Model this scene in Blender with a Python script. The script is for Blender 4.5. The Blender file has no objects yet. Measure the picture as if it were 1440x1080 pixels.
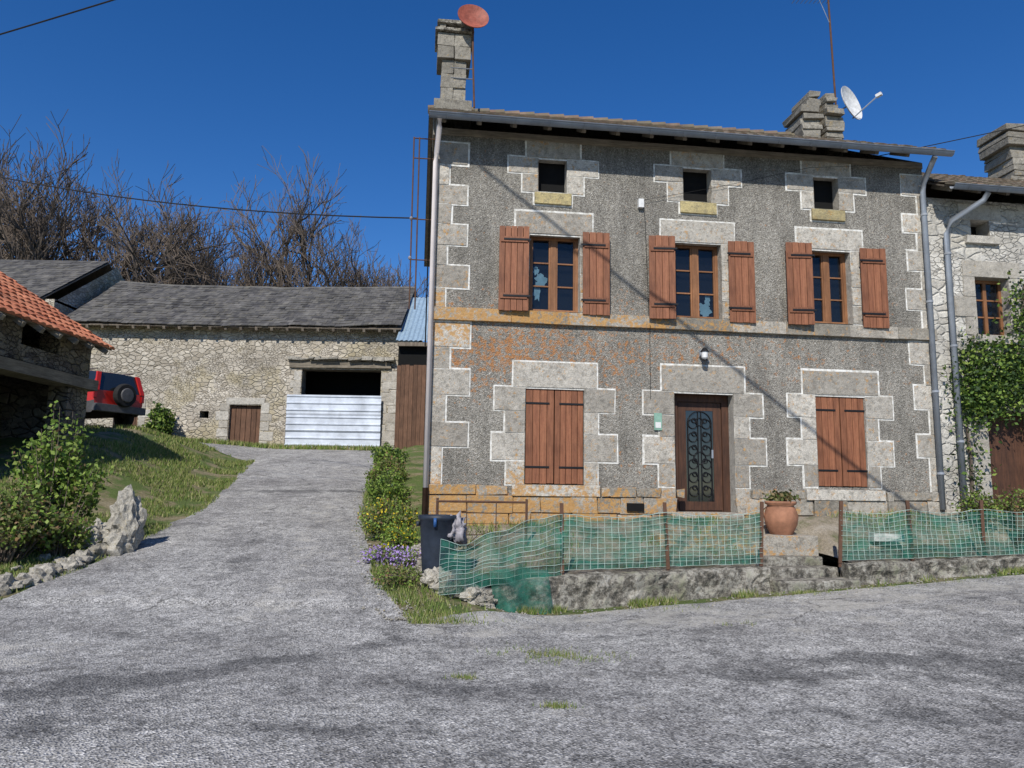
import bpy, bmesh, math, random
from mathutils import Vector, Matrix, noise as mn
random.seed(7)
R=random.random
def U(a,b): return a+(b-a)*random.random()
sc=bpy.context.scene
el=math.radians(41); az=math.radians(-105)
to=Vector((math.cos(az)*math.cos(el),math.sin(az)*math.cos(el),math.sin(el)))
# ------------------------------------------------------------------ nodes
def nd(nt,t,ins=None,**props):
    n=nt.nodes.new(t)
    for k,v in props.items(): setattr(n,k,v)
    for k,v in (ins or {}).items():
        s=n.inputs[k]
        if isinstance(v,bpy.types.NodeSocket): nt.links.new(v,s)
        else: s.default_value=v
    return n
def c4(c): return (c[0],c[1],c[2],1)
class M:
    def __init__(s,name,rough=.85,metal=0,spec=.3):
        s.m=bpy.data.materials.new(name); s.m.use_nodes=True
        s.nt=s.m.node_tree; s.b=s.nt.nodes['Principled BSDF']
        s.b.inputs['Roughness'].default_value=rough; s.b.inputs['Metallic'].default_value=metal
        s.b.inputs['Specular IOR Level'].default_value=spec
        s.co=nd(s.nt,'ShaderNodeTexCoord').outputs['Object']
    def map(s,sc=(1,1,1),vec=None):
        return nd(s.nt,'ShaderNodeMapping',{'Vector':vec or s.co,'Scale':sc}).outputs[0]
    def noise(s,scale,detail=4,rough=.6,vec=None,out='Fac',dist=0):
        return nd(s.nt,'ShaderNodeTexNoise',{'Vector':vec or s.co,'Scale':scale,'Detail':min(detail,6),'Roughness':rough,'Distortion':dist}).outputs[out]
    def vor(s,scale,feature='F1',out='Distance',vec=None,rnd=1):
        return nd(s.nt,'ShaderNodeTexVoronoi',{'Vector':vec or s.co,'Scale':scale,'Randomness':rnd},feature=feature).outputs[out]
    def ramp(s,fac,stops,interp='LINEAR'):
        n=nd(s.nt,'ShaderNodeValToRGB',{'Fac':fac}); cr=n.color_ramp; cr.interpolation=interp
        while len(cr.elements)<len(stops): cr.elements.new(.5)
        for e,(p,c) in zip(cr.elements,stops):
            e.position=p; e.color=c4(c) if isinstance(c,(tuple,list)) else (c,c,c,1)
        return n.outputs[0]
    def th(s,fac,a,b):
        return nd(s.nt,'ShaderNodeMapRange',{'Value':fac,'From Min':a,'From Max':b,'To Min':0.,'To Max':1.}).outputs[0]
    def rng(s,fac,a,b,c,d):
        return nd(s.nt,'ShaderNodeMapRange',{'Value':fac,'From Min':a,'From Max':b,'To Min':c,'To Max':d}).outputs[0]
    def mix(s,f,a,b,mode='MIX'):
        if isinstance(a,tuple): a=c4(a)
        if isinstance(b,tuple): b=c4(b)
        return nd(s.nt,'ShaderNodeMixRGB',{'Fac':f,'Color1':a,'Color2':b},blend_type=mode).outputs[0]
    def ma(s,op,a,b=0,c=None,clamp=False):
        n=nd(s.nt,'ShaderNodeMath',{0:a,1:b},operation=op,use_clamp=clamp)
        if c is not None:
            if isinstance(c,bpy.types.NodeSocket): s.nt.links.new(c,n.inputs[2])
            else: n.inputs[2].default_value=c
        return n.outputs[0]
    def sep(s):
        return nd(s.nt,'ShaderNodeSeparateXYZ',{0:s.co}).outputs
    def island(s):
        return nd(s.nt,'ShaderNodeNewGeometry').outputs['Random Per Island']
    def col(s,c):
        if isinstance(c,tuple): s.b.inputs['Base Color'].default_value=c4(c)
        else: s.nt.links.new(c,s.b.inputs['Base Color'])
    def bump(s,h,strength=.5,dist=.02):
        n=nd(s.nt,'ShaderNodeBump',{'Height':h,'Strength':strength,'Distance':dist}).outputs[0]
        s.nt.links.new(n,s.b.inputs['Normal'])
def simple(name,c,rough=.7,metal=0,var=.35,scale=8,bump=.2,c2=None,isl=0,bd=.01):
    m=M(name,rough,metal)
    n=m.noise(scale,4,.65)
    f=m.ramp(n,[(.3,0.),(.7,1.)])
    d=tuple(x*(1-var) for x in c) if c2 is None else c2
    k=m.mix(f,d,c)
    m.col(k)
    if bump: m.bump(m.noise(scale*5,4,.7),bump,bd)
    return m.m
MT={}
def mulr(m,c,fac,a,b,lo,hi):
    v=m.rng(fac,a,b,lo,hi); return m.mix(1,c,nd(m.nt,'ShaderNodeCombineXYZ',{0:v,1:v,2:v}).outputs[0],'MULTIPLY')
# roughcast
m=M('roughcast_render',.95)
x,y,z=m.sep()[:3]
peb=m.vor(58,out='Color'); pv=nd(m.nt,'ShaderNodeRGBToBW',{0:peb}).outputs[0]
c=m.ramp(pv,[(.1,(.155,.142,.12)),(.5,(.255,.238,.205)),(.85,(.365,.343,.30)),(1,(.54,.51,.46))])
c=mulr(m,c,m.noise(.9,6,.6),.3,.7,.72,1.2)
c=mulr(m,c,m.noise(2.2,6,.7,vec=m.map((1.8,1,.35))),.35,.55,.7,1.)
c=mulr(m,c,m.noise(14,4,.7),.3,.7,.8,1.2)
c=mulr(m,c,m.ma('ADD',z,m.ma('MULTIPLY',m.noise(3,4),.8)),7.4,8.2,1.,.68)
zone=m.ma('SUBTRACT',1,m.ma('ABSOLUTE',m.ma('MULTIPLY',m.ma('SUBTRACT',z,4.0),.75)),clamp=True)
zone=m.ma('MULTIPLY',zone,m.ma('SUBTRACT',1.15,m.ma('MULTIPLY',x,.11),clamp=True))
low=m.ma('MULTIPLY',m.ma('SUBTRACT',2.6,z,clamp=True),.3)
zone=m.ma('MAXIMUM',zone,low)
ln=m.noise(10,8,.78); lf=m.ma('ADD',m.ma('MULTIPLY_ADD',zone,.15,ln),m.ma('MULTIPLY',m.noise(1.7,3),.22))
lm=m.th(lf,.728,.785)
c=m.mix(m.ma('MULTIPLY',lm,.8),c,m.mix(m.noise(20,3),(.32,.11,.025),(.46,.22,.075)))
m.col(c); m.bump(m.ma('ADD',m.vor(58),m.ma('MULTIPLY',m.noise(100,3),.5)),.9,.016); MT['rc']=m.m
# granite
def granite(name,lich=.11,base=((.27,.245,.205),(.46,.43,.375)),zoneb=True,dk=.5,lcol=(.40,.17,.035),lt=.665):
    m=M(name,.9); x,y,z=m.sep()[:3]
    c=m.ramp(m.island(),[(0,base[0]),(1,base[1])])
    c=mulr(m,c,m.noise(5,6,.7),.3,.7,.72,1.18)
    c=mulr(m,c,m.noise(70,3,.7),.3,.7,.62,1.32)
    db=m.th(m.noise(12,9,.8),.50,.62)
    c=m.mix(m.ma('MULTIPLY',db,dk),c,(.13,.12,.10))
    ln=m.noise(11,9,.8)
    if zoneb:
        a=m.ma('SUBTRACT',1.0,m.ma('ABSOLUTE',m.ma('MULTIPLY',m.ma('SUBTRACT',z,4.55),1.1)),clamp=True)
        a=m.ma('MAXIMUM',a,m.ma('MULTIPLY',m.ma('SUBTRACT',2.2,z,clamp=True),1.1,clamp=True))
        a=m.ma('MULTIPLY',a,m.ma('SUBTRACT',1.25,m.ma('MULTIPLY',x,.16),clamp=True))
        ln=m.ma('MULTIPLY_ADD',a,lich,ln)
    ln=m.ma('MULTIPLY_ADD',m.noise(1.4,2),.19,ln)
    lm=m.th(ln,lt,lt+.075)
    c=m.mix(m.ma('MULTIPLY',lm,.82),c,m.mix(m.noise(18,3),lcol,(.50,.31,.10)))
    m.col(c); m.bump(m.ma('ADD',m.noise(14,8,.7),m.ma('MULTIPLY',m.noise(80,3),.3)),.8,.03); return m.m
MT['st']=granite('granite_block',.17,((.30,.275,.235),(.54,.505,.44)),dk=.6)
MT['stN']=granite('pale_granite_block',.0,((.36,.33,.28),(.52,.49,.43)),False,.4,(.3,.25,.15),.70)
MT['sill']=granite('lichen_sill_stone',.1,((.36,.30,.16),(.46,.38,.19)))
MT['plinth']=granite('plinth_stone',.165,((.23,.208,.17),(.44,.405,.345)),dk=.7)
m=M('white_joint_paint',.9)
c=m.mix(m.th(m.noise(9,7,.75),.42,.62),(.70,.69,.65),(.38,.36,.31)); m.col(c); MT['white']=m.m
# rubble
def rubble(name,sc,c1,c2,mort,yel=0.3,bd=.06,ew=(.02,.06)):
    m=M(name,.95)
    v0=m.map((1,1,1.7))
    nz=m.noise(1.6,4,out='Color'); v=nd(m.nt,'ShaderNodeMixRGB',{'Fac':.22,'Color1':v0,'Color2':nz},blend_type='ADD').outputs[0]
    ed=m.vor(sc,'DISTANCE_TO_EDGE',vec=v); cc=nd(m.nt,'ShaderNodeRGBToBW',{0:m.vor(sc,out='Color',vec=v)}).outputs[0]
    ed2=m.vor(sc*2.1,'DISTANCE_TO_EDGE',vec=v); pick=m.th(m.noise(1.3,3),.48,.56)
    ed=nd(m.nt,'ShaderNodeMix',{0:pick,2:ed,3:m.ma('MULTIPLY',ed2,1.3)}).outputs[0]
    c=m.ramp(cc,[(.15,c1),(.85,c2)])
    c=mulr(m,c,m.noise(16,5,.75),.3,.7,.68,1.25)
    yl=m.th(m.noise(.8,4,.6),.5,.62); c=m.mix(m.ma('MULTIPLY',yl,yel),c,(.40,.33,.15))
    c=m.mix(m.th(ed,*ew),m.mix(m.noise(7,4),mort,tuple(k*.6 for k in mort)),c)
    c=mulr(m,c,m.noise(.6,5,.6),.35,.65,.8,1.15)
    m.col(c)
    h=m.ma('ADD',m.th(ed,0,.12),m.ma('MULTIPLY',m.noise(20,4,.7),.7)); m.bump(h,1,bd); return m.m
MT['rub']=rubble('rubble_stone_wall',4.0,(.33,.29,.23),(.55,.50,.42),(.40,.355,.28),.35,.04)
MT['rubN']=rubble('limewashed_rubble',3.4,(.38,.36,.32),(.54,.52,.47),(.50,.48,.43),.1,.025)
MT['rubD']=rubble('shed_rubble',3.2,(.13,.11,.09),(.26,.23,.18),(.10,.09,.07))
# ground
m=M('grass_ground',1)
c=m.ramp(m.noise(1.4,7,.7),[(.3,(.13,.16,.045)),(.47,(.11,.16,.04)),(.56,(.24,.205,.11)),(.7,(.33,.28,.18))])
c=mulr(m,c,m.noise(25,5,.7),.3,.7,.6,1.35)
m.col(c); m.bump(m.noise(30,5,.8),1,.05); MT['ground']=m.m
m=M('terrace_dirt',1)
c=m.ramp(m.noise(2.2,7,.7),[(.32,(.10,.115,.045)),(.48,(.27,.23,.17)),(.7,(.40,.36,.30))])
c=mulr(m,c,m.noise(40,5,.7),.3,.7,.6,1.3); m.col(c); m.bump(m.noise(30,5,.8),1,.03); MT['terr']=m.m
m=M('aged_asphalt',.9,spec=.35)
at=nd(m.nt,'ShaderNodeAttribute',attribute_name='wear_tone').outputs['Fac']  # asphalt wear; on the driveway it also carries a painted shadow band
c=m.ramp(m.noise(.7,6,.7),[(.3,(.22,.21,.20)),(.5,(.345,.333,.315)),(.7,(.47,.455,.425))])
sp=nd(m.nt,'ShaderNodeRGBToBW',{0:m.vor(58,out='Color')}).outputs[0]
c=mulr(m,c,sp,.05,.95,.3,1.7)
c=mulr(m,c,m.noise(5,6,.85),.34,.66,.52,1.32)
dn=m.ma('ADD',at,m.ma('MULTIPLY',m.ma('SUBTRACT',m.noise(2.2,6,.8),.5),1.9))
dk=mulr(m,m.mix(m.noise(30,3),(.08,.079,.078),(.15,.145,.14)),sp,.1,.9,.3,1.7)
c=m.mix(m.rng(dn,.42,.72,0.,.82),c,dk)
c=m.mix(m.rng(dn,-.1,.15,.6,0.),c,(.50,.47,.41))
ck=m.vor(.55,'DISTANCE_TO_EDGE',vec=nd(m.nt,'ShaderNodeMixRGB',{'Fac':.35,'Color1':m.co,'Color2':m.noise(2.2,5,.75,out='Color')},blend_type='ADD').outputs[0])
ckm=m.ma('MULTIPLY',m.rng(ck,.0,.012,1.,0.),m.th(m.noise(.8,3),.5,.6))
c=m.mix(m.ma('MULTIPLY',ckm,.75),c,(.06,.055,.05))
m.col(c); m.bump(m.ma('ADD',m.vor(58),m.ma('MULTIPLY',m.noise(8,4,.7),1.5)),1,.016); MT['road']=m.m
m=M('mossy_concrete',.95)
c=m.ramp(m.noise(6,9,.82),[(.36,(.04,.04,.034)),(.46,(.15,.135,.11)),(.56,(.38,.355,.30)),(.68,(.6,.57,.51))])
c=m.mix(m.rng(m.noise(3,6,.7),.55,.68,0.,.7),c,(.12,.13,.045))
m.col(c); m.bump(m.noise(12,6,.75),1,.06); MT['conc']=m.m
def tile(name,cs,moss,mc,isl=True,f=(.5,.62)):
    m=M(name,.85)
    c=m.ramp(m.island(),[(i/(len(cs)-1),k) for i,k in enumerate(cs)])
    c=mulr(m,c,m.noise(1.2,6,.7),.3,.7,.62,1.25)
    c=mulr(m,c,m.noise(1.5,6,.7,vec=m.map((2.2,.3,.3))),.35,.65,.7,1.2)
    c=m.mix(m.rng(m.noise(4,8,.75),f[0],f[1],0.,moss),c,mc)
    m.col(c); m.bump(m.noise(30,4,.7),.5,.02); return m.m
MT['tile']=tile('brown_clay_tile',[(.17,.115,.085),(.24,.165,.12),(.13,.10,.08),(.20,.17,.14)],.75,(.14,.125,.085),f=(.42,.55))
MT['rtile']=tile('red_clay_tile',[(.50,.16,.08),(.60,.23,.12),(.42,.13,.065)],.35,(.28,.15,.10))
MT['slate']=tile('old_slate',[(.055,.053,.053),(.095,.09,.086),(.13,.123,.113),(.065,.063,.06)],.65,(.17,.155,.12),f=(.5,.66))
def wood(name,a,b,rough=.6,axis=(9,9,.8),isl=.25):
    m=M(name,rough)
    n=m.noise(3,6,.7,vec=m.map(axis)); c=m.ramp(n,[(.3,a),(.7,b)])
    c=mulr(m,c,m.island(),0,1,1-isl,1.1)
    c=mulr(m,c,m.noise(2.5,5,.7),.35,.65,.8,1.12)
    m.col(c); m.bump(n,.4,.01); return m.m
MT['shut']=wood('varnished_shutter_wood',(.155,.056,.028),(.325,.135,.068),.6,isl=.35)
MT['frame']=wood('window_frame_wood',(.19,.085,.038),(.31,.145,.066),.55)
MT['door']=wood('old_door_wood',(.035,.018,.012),(.10,.045,.025),.6)
MT['owood']=wood('grey_weathered_wood',(.10,.08,.06),(.25,.21,.165),.9)
MT['bwood']=wood('brown_plank_wood',(.08,.045,.028),(.17,.09,.055),.85)
MT['beam']=wood('old_beam_wood',(.12,.10,.075),(.30,.26,.20),.9,(.8,.8,9))
MT['zinc']=simple('zinc_gutter',(.34,.37,.41),.45,.35,var=.3,scale=3,bump=0)
MT['pvc']=simple('painted_downpipe',(.80,.72,.68),.6,var=.15,scale=3,bump=0)
MT['iron']=simple('black_iron',(.02,.02,.022),.5,.4,bump=0)
MT['rust']=simple('rusty_iron',(.13,.07,.045),.9,.1,bump=.2)
MT['dark']=simple('dark_interior',(.008,.008,.008),1,bump=0)
MT['sheet']=simple('galvanised_sheet',(.66,.71,.78),.5,.25,var=.4,scale=1.6,bump=0)
MT['bsheet']=simple('blue_grey_roof_sheet',(.34,.46,.56),.5,.2,bump=0)
MT['wplast']=simple('white_plastic',(.75,.75,.73),.4,bump=0)
MT['terra']=simple('terracotta',(.40,.19,.11),.8,var=.5,scale=5)
MT['blue']=simple('blue_grey_plastic',(.03,.04,.06),.5,var=.5,bump=.0)
MT['blue2']=simple('bright_blue_plastic',(.03,.10,.28),.4,bump=0)
MT['cable']=simple('cable_black',(.02,.02,.02),.6,bump=0)
MT['rock']=granite('field_rock',.05,((.26,.24,.20),(.42,.39,.33)),False,.85,(.22,.22,.10),.69)
MT['chim']=granite('lichened_chimney_stone',.05,((.20,.185,.155),(.34,.315,.265)),False,.9,(.25,.22,.10),.68)
MT['bark']=simple('bare_bark',(.13,.105,.085),.95,var=.4,scale=1.5,bump=0)
MT['twig']=simple('twig_bark',(.145,.115,.092),.95,var=.3,scale=1,bump=0)
MT['carred']=simple('red_car_paint',(.48,.025,.02),.25,var=.1,bump=0)
MT['cargrey']=simple('grey_car_plastic',(.10,.10,.105),.6,bump=0)
MT['tyre']=simple('tyre_rubber',(.02,.02,.02),.85,bump=0)
MT['alloy']=simple('wheel_alloy',(.4,.4,.4),.35,.7,bump=0)
MT['lred']=simple('tail_light',(.35,.01,.01),.2,bump=0)
MT['rdish']=simple('red_dish_paint',(.36,.10,.065),.6,var=.5,scale=6)
MT['decal']=simple('pale_blue_curtain',(.45,.75,.85),.8,bump=0)
MT['curt']=simple('grey_curtain',(.12,.14,.18),.9,bump=0)
MT['bag']=simple('grey_plastic_bag',(.30,.28,.30),.5,bump=0)
MT['green']=simple('green_plate',(.25,.42,.33),.5,bump=0)
m=M('window_glass',.03,spec=.9); m.col((.012,.016,.025))
g=m.nt; tr=nd(g,'ShaderNodeBsdfTransparent',{'Color':(.8,.85,.9,1)}); mx=nd(g,'ShaderNodeMixShader',{0:.55}); g.links.new(m.b.outputs[0],mx.inputs[1]); g.links.new(tr.outputs[0],mx.inputs[2])
g.links.new(mx.outputs[0],g.nodes['Material Output'].inputs[0]); MT['glass']=m.m
m=M('car_glass',.05,spec=.9); m.col((.015,.018,.02)); MT['cglass']=m.m
m=M('green_windbreak_net',.6); m.col(m.ramp(m.noise(6,4,.7),[(.3,(.012,.075,.05)),(.7,(.04,.19,.135))]))
g=m.nt; tr=nd(g,'ShaderNodeBsdfTransparent'); f=m.rng(m.noise(4,5,.65,vec=m.map((1,1,1.7))),.38,.62,.25,.85)
mx=nd(g,'ShaderNodeMixShader',{0:f}); g.links.new(tr.outputs[0],mx.inputs[1]); g.links.new(m.b.outputs[0],mx.inputs[2]); g.links.new(mx.outputs[0],g.nodes['Material Output'].inputs[0]); MT['net']=m.m
MT['wire']=simple('pale_green_mesh_strand',(.46,.60,.53),.5,bump=0)
def leafm(name,cs,tr=.25):
    m=M(name,.6); c=m.ramp(m.island(),[(i/(len(cs)-1),k) for i,k in enumerate(cs)]); m.col(c)
    g=m.nt; t=nd(g,'ShaderNodeBsdfTranslucent',{'Color':c}); mx=nd(g,'ShaderNodeMixShader',{0:tr}); g.links.new(m.b.outputs[0],mx.inputs[1]); g.links.new(t.outputs[0],mx.inputs[2]); g.links.new(mx.outputs[0],g.nodes['Material Output'].inputs[0]); return m.m
MT['grass']=leafm('grass_blades',[(.08,.13,.025),(.16,.23,.05),(.25,.28,.08),(.36,.31,.17)])
MT['leafA']=leafm('fresh_leaves',[(.08,.15,.02),(.16,.25,.04),(.28,.35,.08)])
MT['leafB']=leafm('dull_leaves',[(.06,.09,.02),(.12,.15,.05),(.19,.17,.07),(.24,.13,.07)])
MT['leafD']=leafm('dark_ivy_leaves',[(.02,.045,.012),(.04,.08,.02),(.07,.12,.03)])
MT['yel']=leafm('yellow_petals',[(.7,.5,.02),(.8,.65,.05)])
MT['pur']=leafm('mauve_petals',[(.35,.22,.55),(.5,.38,.7)])
# ------------------------------------------------------------------ mesh builder
class MB:
    def __init__(s): s.v=[];s.f=[];s.mi=[];s.ms=[]
    def mid(s,k):
        if k not in s.ms: s.ms.append(k)
        return s.ms.index(k)
    def add(s,vs,fs,k):
        o=len(s.v); s.v+= [tuple(p) for p in vs]; i=s.mid(k)
        for f in fs: s.f.append(tuple(o+a for a in f)); s.mi.append(i)
    def quad(s,a,b,c,d,k): s.add([a,b,c,d],[(0,1,2,3)],k)
    def box(s,x0,x1,y0,y1,z0,z1,k,j=0,bev=0):
        P=[(x0,y0,z0),(x1,y0,z0),(x1,y1,z0),(x0,y1,z0),(x0,y0,z1),(x1,y0,z1),(x1,y1,z1),(x0,y1,z1)]
        if j: P=[(a+U(-j,j),b+U(-j,j)*.5,c+U(-j,j)) for a,b,c in P]
        s.add(P,[(0,3,2,1),(4,5,6,7),(0,1,5,4),(1,2,6,5),(2,3,7,6),(3,0,4,7)],k)
    def obox(s,c,ax,ay,az,k):
        c=Vector(c);P=[]
        for sz in(-1,1):
            for sx,sy in((-1,-1),(1,-1),(1,1),(-1,1)): P.append(c+ax*sx+ay*sy+az*sz)
        s.add(P,[(0,3,2,1),(4,5,6,7),(0,1,5,4),(1,2,6,5),(2,3,7,6),(3,0,4,7)],k)
    def tube(s,path,r,k,n=6,cap=True):
        path=[Vector(p) for p in path]; rs=r if isinstance(r,(list,tuple)) else [r]*len(path)
        V=[];F=[]
        for i,p in enumerate(path):
            d=(path[min(i+1,len(path)-1)]-path[max(i-1,0)]).normalized()
            a=d.cross(Vector((0,0,1)) if abs(d.z)<.9 else Vector((1,0,0))).normalized(); b=d.cross(a)
            for q in range(n):
                t=2*math.pi*q/n; V.append(p+(a*math.cos(t)+b*math.sin(t))*rs[i])
            if i:
                for q in range(n):
                    A=(i-1)*n+q;B=(i-1)*n+(q+1)%n; F.append((A,B,B+n,A+n))
        if cap and n>2: F.append(tuple(range(n)));F.append(tuple(range(len(V)-n,len(V))))
        s.add(V,F,k)
    def lathe(s,c,prof,k,n=20,ax=None):
        V=[];F=[];c=Vector(c)
        M3=ax or Matrix.Identity(3)
        for i,(r,h) in enumerate(prof):
            for q in range(n):
                t=2*math.pi*q/n; V.append(c+M3@Vector((r*math.cos(t),r*math.sin(t),h)))
            if i:
                for q in range(n):
                    A=(i-1)*n+q;B=(i-1)*n+(q+1)%n; F.append((A,B,B+n,A+n))
        s.add(V,F,k)
    def rock(s,c,r,k,sub=3,amp=.35,fr=1.6):
        bm=bmesh.new(); bmesh.ops.create_icosphere(bm,subdivisions=sub,radius=1); o=Vector((R()*50,R()*50,R()*50))
        V=[]
        for v in bm.verts:
            d=1+amp*mn.noise(v.co*fr+o)+amp*.4*mn.noise(v.co*fr*3+o)+amp*.2*mn.noise(v.co*fr*7+o)
            V.append((c[0]+v.co.x*d*r[0],c[1]+v.co.y*d*r[1],c[2]+v.co.z*d*r[2]))
        s.add(V,[tuple(a.index for a in f.verts) for f in bm.faces],k); bm.free()
    def leaf(s,p,sz,k,up=.3):
        n=Vector((U(-1,1),U(-1,1),U(-1,1)+up)).normalized(); a=n.cross(Vector((U(-1,1),U(-1,1),U(-1,1)))).normalized(); b=n.cross(a)
        p=Vector(p); w=sz*.32
        s.add([p-a*sz*.5,p+b*w,p+a*sz*.5,p-b*w],[(0,1,2,3)],k)
    def build(s,name,parent=None,smooth=False,bevel=0):
        me=bpy.data.meshes.new(name); me.from_pydata(s.v,[],s.f)
        for k in s.ms: me.materials.append(MT[k])
        me.polygons.foreach_set('material_index',s.mi)
        if smooth: me.polygons.foreach_set('use_smooth',[True]*len(s.f))
        me.update(); o=bpy.data.objects.new(name,me); sc.collection.objects.link(o)
        if parent: o.parent=parent
        if bevel:
            b=o.modifiers.new('b','BEVEL'); b.width=bevel; b.segments=2; b.limit_method='ANGLE'
        return o
def empty(name,loc=(0,0,0),rz=0):
    e=bpy.data.objects.new(name,None); e.location=loc; e.rotation_euler=(0,0,rz); sc.collection.objects.link(e); return e
def sm(t): t=max(0,min(1,t)); return t*t*(3-2*t)
def lerp(a,b,t): return a+(b-a)*t
def interp(x,pts):
    if x<=pts[0][0]: return pts[0][1]
    for (a,b),(c,d) in zip(pts,pts[1:]):
        if x<=c: return lerp(b,d,(x-a)/(c-a))
    return pts[-1][1]
# ------------------------------------------------------------------ terrain
def base(y):
    if y<6.5: return 0
    if y<9.5: t=(y-6.5)/3; return .143*1.5*t*t
    if y<28: return .2145+.143*(y-9.5)
    if y<31: t=(y-28)/3; return 2.86+.143*3*(t-.5*t*t)
    return 3.074+.05*min(max(y-31,0),60)
def Redge(y): return interp(y,[(8.6,-1.07),(10.9,-1.97),(15.6,-3.05),(21.3,-3.95),(27.4,-4.7),(40,-5)])
def Ledge(y): return interp(y,[(8.6,-6.15),(11,-6.0),(15.6,-6.3),(24.4,-8.4),(26.5,-12),(29,-14)])
def H(x,y):
    b=base(y)
    L=interp(y,[(8,0),(10,.22),(12,.3),(15,.8),(17.5,1.25),(23,1.15),(28,.2),(40,0)])
    h=b+L*sm((Ledge(min(y,24.4))-.15-x)/3.6)
    w=sm((x-Redge(y)-.5)/1.6)
    r=.05*min(max(x,0),9)*sm((y-5)/5)
    if y<30: h=lerp(h,r,w*sm((32-y)/2))
    bk=sm((x-Redge(y)-.15)/.9)*sm((y-10)/2)*sm((-.9-x)/.5)
    h=lerp(h,max(h,base(y)+.28),bk) if y<30 else h
    return h
def axis(lo,hi,step,far):
    a=[]; v=lo
    while v<hi+1e-6: a.append(v); v+=step
    d=step*1.6;v=lo;L=[]
    while v>-far: v-=d; d*=1.35; L.append(v)
    d=step*1.6;v=a[-1];Q=[]
    while v<far: v+=d; d*=1.35; Q.append(v)
    return L[::-1]+a+Q
xs=axis(-18,14,.3,500); ys=axis(-4,34,.3,500)
g=MB(); n=len(xs)
g.add([(x,y,H(x,y)-.0+.015*mn.noise(Vector((x*2,y*2,0)))*(y>9)) for y in ys for x in xs],[(j*n+i,j*n+i+1,j*n+i+n+1,j*n+i+n) for j in range(len(ys)-1) for i in range(n-1)],'ground')
g.build('ground',smooth=True)
# road
def fence_y(x): return 9.99+.3*x
def topy(x):
    if x<-6.4: return 8.1
    if x<-6.1: return lerp(8.1,8.6,(x+6.4)/.3)
    if x<-1.07: return 8.6
    return lerp(8.6,9.42,sm((x+1.07)/1.1)) if x<0 else 9.42+.3*x
def nz(x,y,s,o=0): return mn.noise(Vector((x*s+o,y*s,o)))
def segd(x,y,a,b):
    p=Vector((x,y));a=Vector(a);b=Vector(b);t=max(0,min(1,(p-a).dot(b-a)/(b-a).length_squared)); return (p-a-(b-a)*t).length
def wear_tone(x,y):
    v=.27+.28*nz(x,y,.5,3)
    jx=.3*nz(x,y,1.5);jy=.3*nz(x,y,1.5,9)
    q=segd(x+jx,y+jy,(-6,4.0),(-1.1,7.75)); v+=.34*math.exp(-(q/.16)**2)
    q=segd(x,y+.12*nz(x,y,1.5,9),(-1.1,7.8),(2,8.5)); q2=segd(x,y+.12*nz(x,y,1.5,9),(2,8.5),(7,10.2)); q=min(q,q2); v+=.32*math.exp(-(q/.08)**2)
    line=interp(x,[(-1.1,7.8),(2,8.5),(7,10.2),(12,11.8)])
    if x>-1.1 and y>line: v-=.2
    for cx,cy,rx,ry,a in[(-.9,6.5,1.1,.45,.3),(.5,6.1,1.2,.3,.3),(3.6,7.2,1.2,.25,.45),(2.2,6.7,.8,.25,.35),(4.8,6.6,1.4,.4,.5),(-3.5,7.9,1.5,.3,.2),(1.2,4.6,1.6,.3,.3),(6.3,8.3,1.2,.35,.5),(-4,5,1.4,.3,.3),(4.2,5,1.2,.25,.35),(2.6,7.9,.9,.2,.3),(-2.2,7.1,.9,.2,.3),(-1.5,5.2,1.4,.25,.3),(3,5.6,1.3,.3,.35),(-3.6,6.3,.7,.3,.2)]:
        v+=a*math.exp(-((x-cx)/rx)**2-((y-cy)/ry)**2)
    return v
def grid(name,cols,rows,fn,mat,attr=None):
    mb=MB(); V=[fn(i/(cols),j/(rows)) for j in range(rows+1) for i in range(cols+1)]
    mb.add(V,[(j*(cols+1)+i,j*(cols+1)+i+1,(j+1)*(cols+1)+i+1,(j+1)*(cols+1)+i) for j in range(rows) for i in range(cols)],mat)
    o=mb.build(name,smooth=True)
    if attr:
        a=o.data.attributes.new('wear_tone','FLOAT','POINT'); a.data.foreach_set('value',[attr(v[0],v[1]) for v in V])
    return o
rx=axis(-7,10,.12,60)
def roadfn(i,j):
    x=rx[int(round(i*(len(rx)-1)))]; t=topy(x)+.09*nz(x,0,1.7)+.05*nz(x,0,5)
    y=lerp(t,-14,j**1.6); return (x,y,H(x,y)+.02)
grid('road',len(rx)-1,110,roadfn,'road',wear_tone)
def dfn(i,j):
    y=lerp(8.5,29.2,j**1.15); l=Ledge(y)+.12*nz(0,y,1.1,5)+.05*nz(0,y,5,2); r=Redge(y)+.12*nz(0,y,1.1,8)+.05*nz(0,y,5,1)
    x=lerp(l,r,i); e=min(i,1-i)*8; return (x,y,H(x,y)+.016+.03*min(1,e)*(y>9.2))
def dwear_shade(x,y):
    l,r=Ledge(y),Redge(y);t=(x-l)/(r-l); v=.27+.2*nz(x,y,.6,3)+.1*math.exp(-((t-.5)/.12)**2)
    v+=.25*math.exp(-((x-l)/.5)**2)*(y<14); v-=.12*math.exp(-((t-.75)/.1)**2); return v+(.42*math.exp(-((y-18.5-.1*x)/.25)**2) if y>14 else 0)  # last term: shadow band across the drive, painted into the surface colour
grid('driveway',40,150,dfn,'road',dwear_shade)
def facy(x): return 12.61+.1228*(x+1.4)
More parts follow.
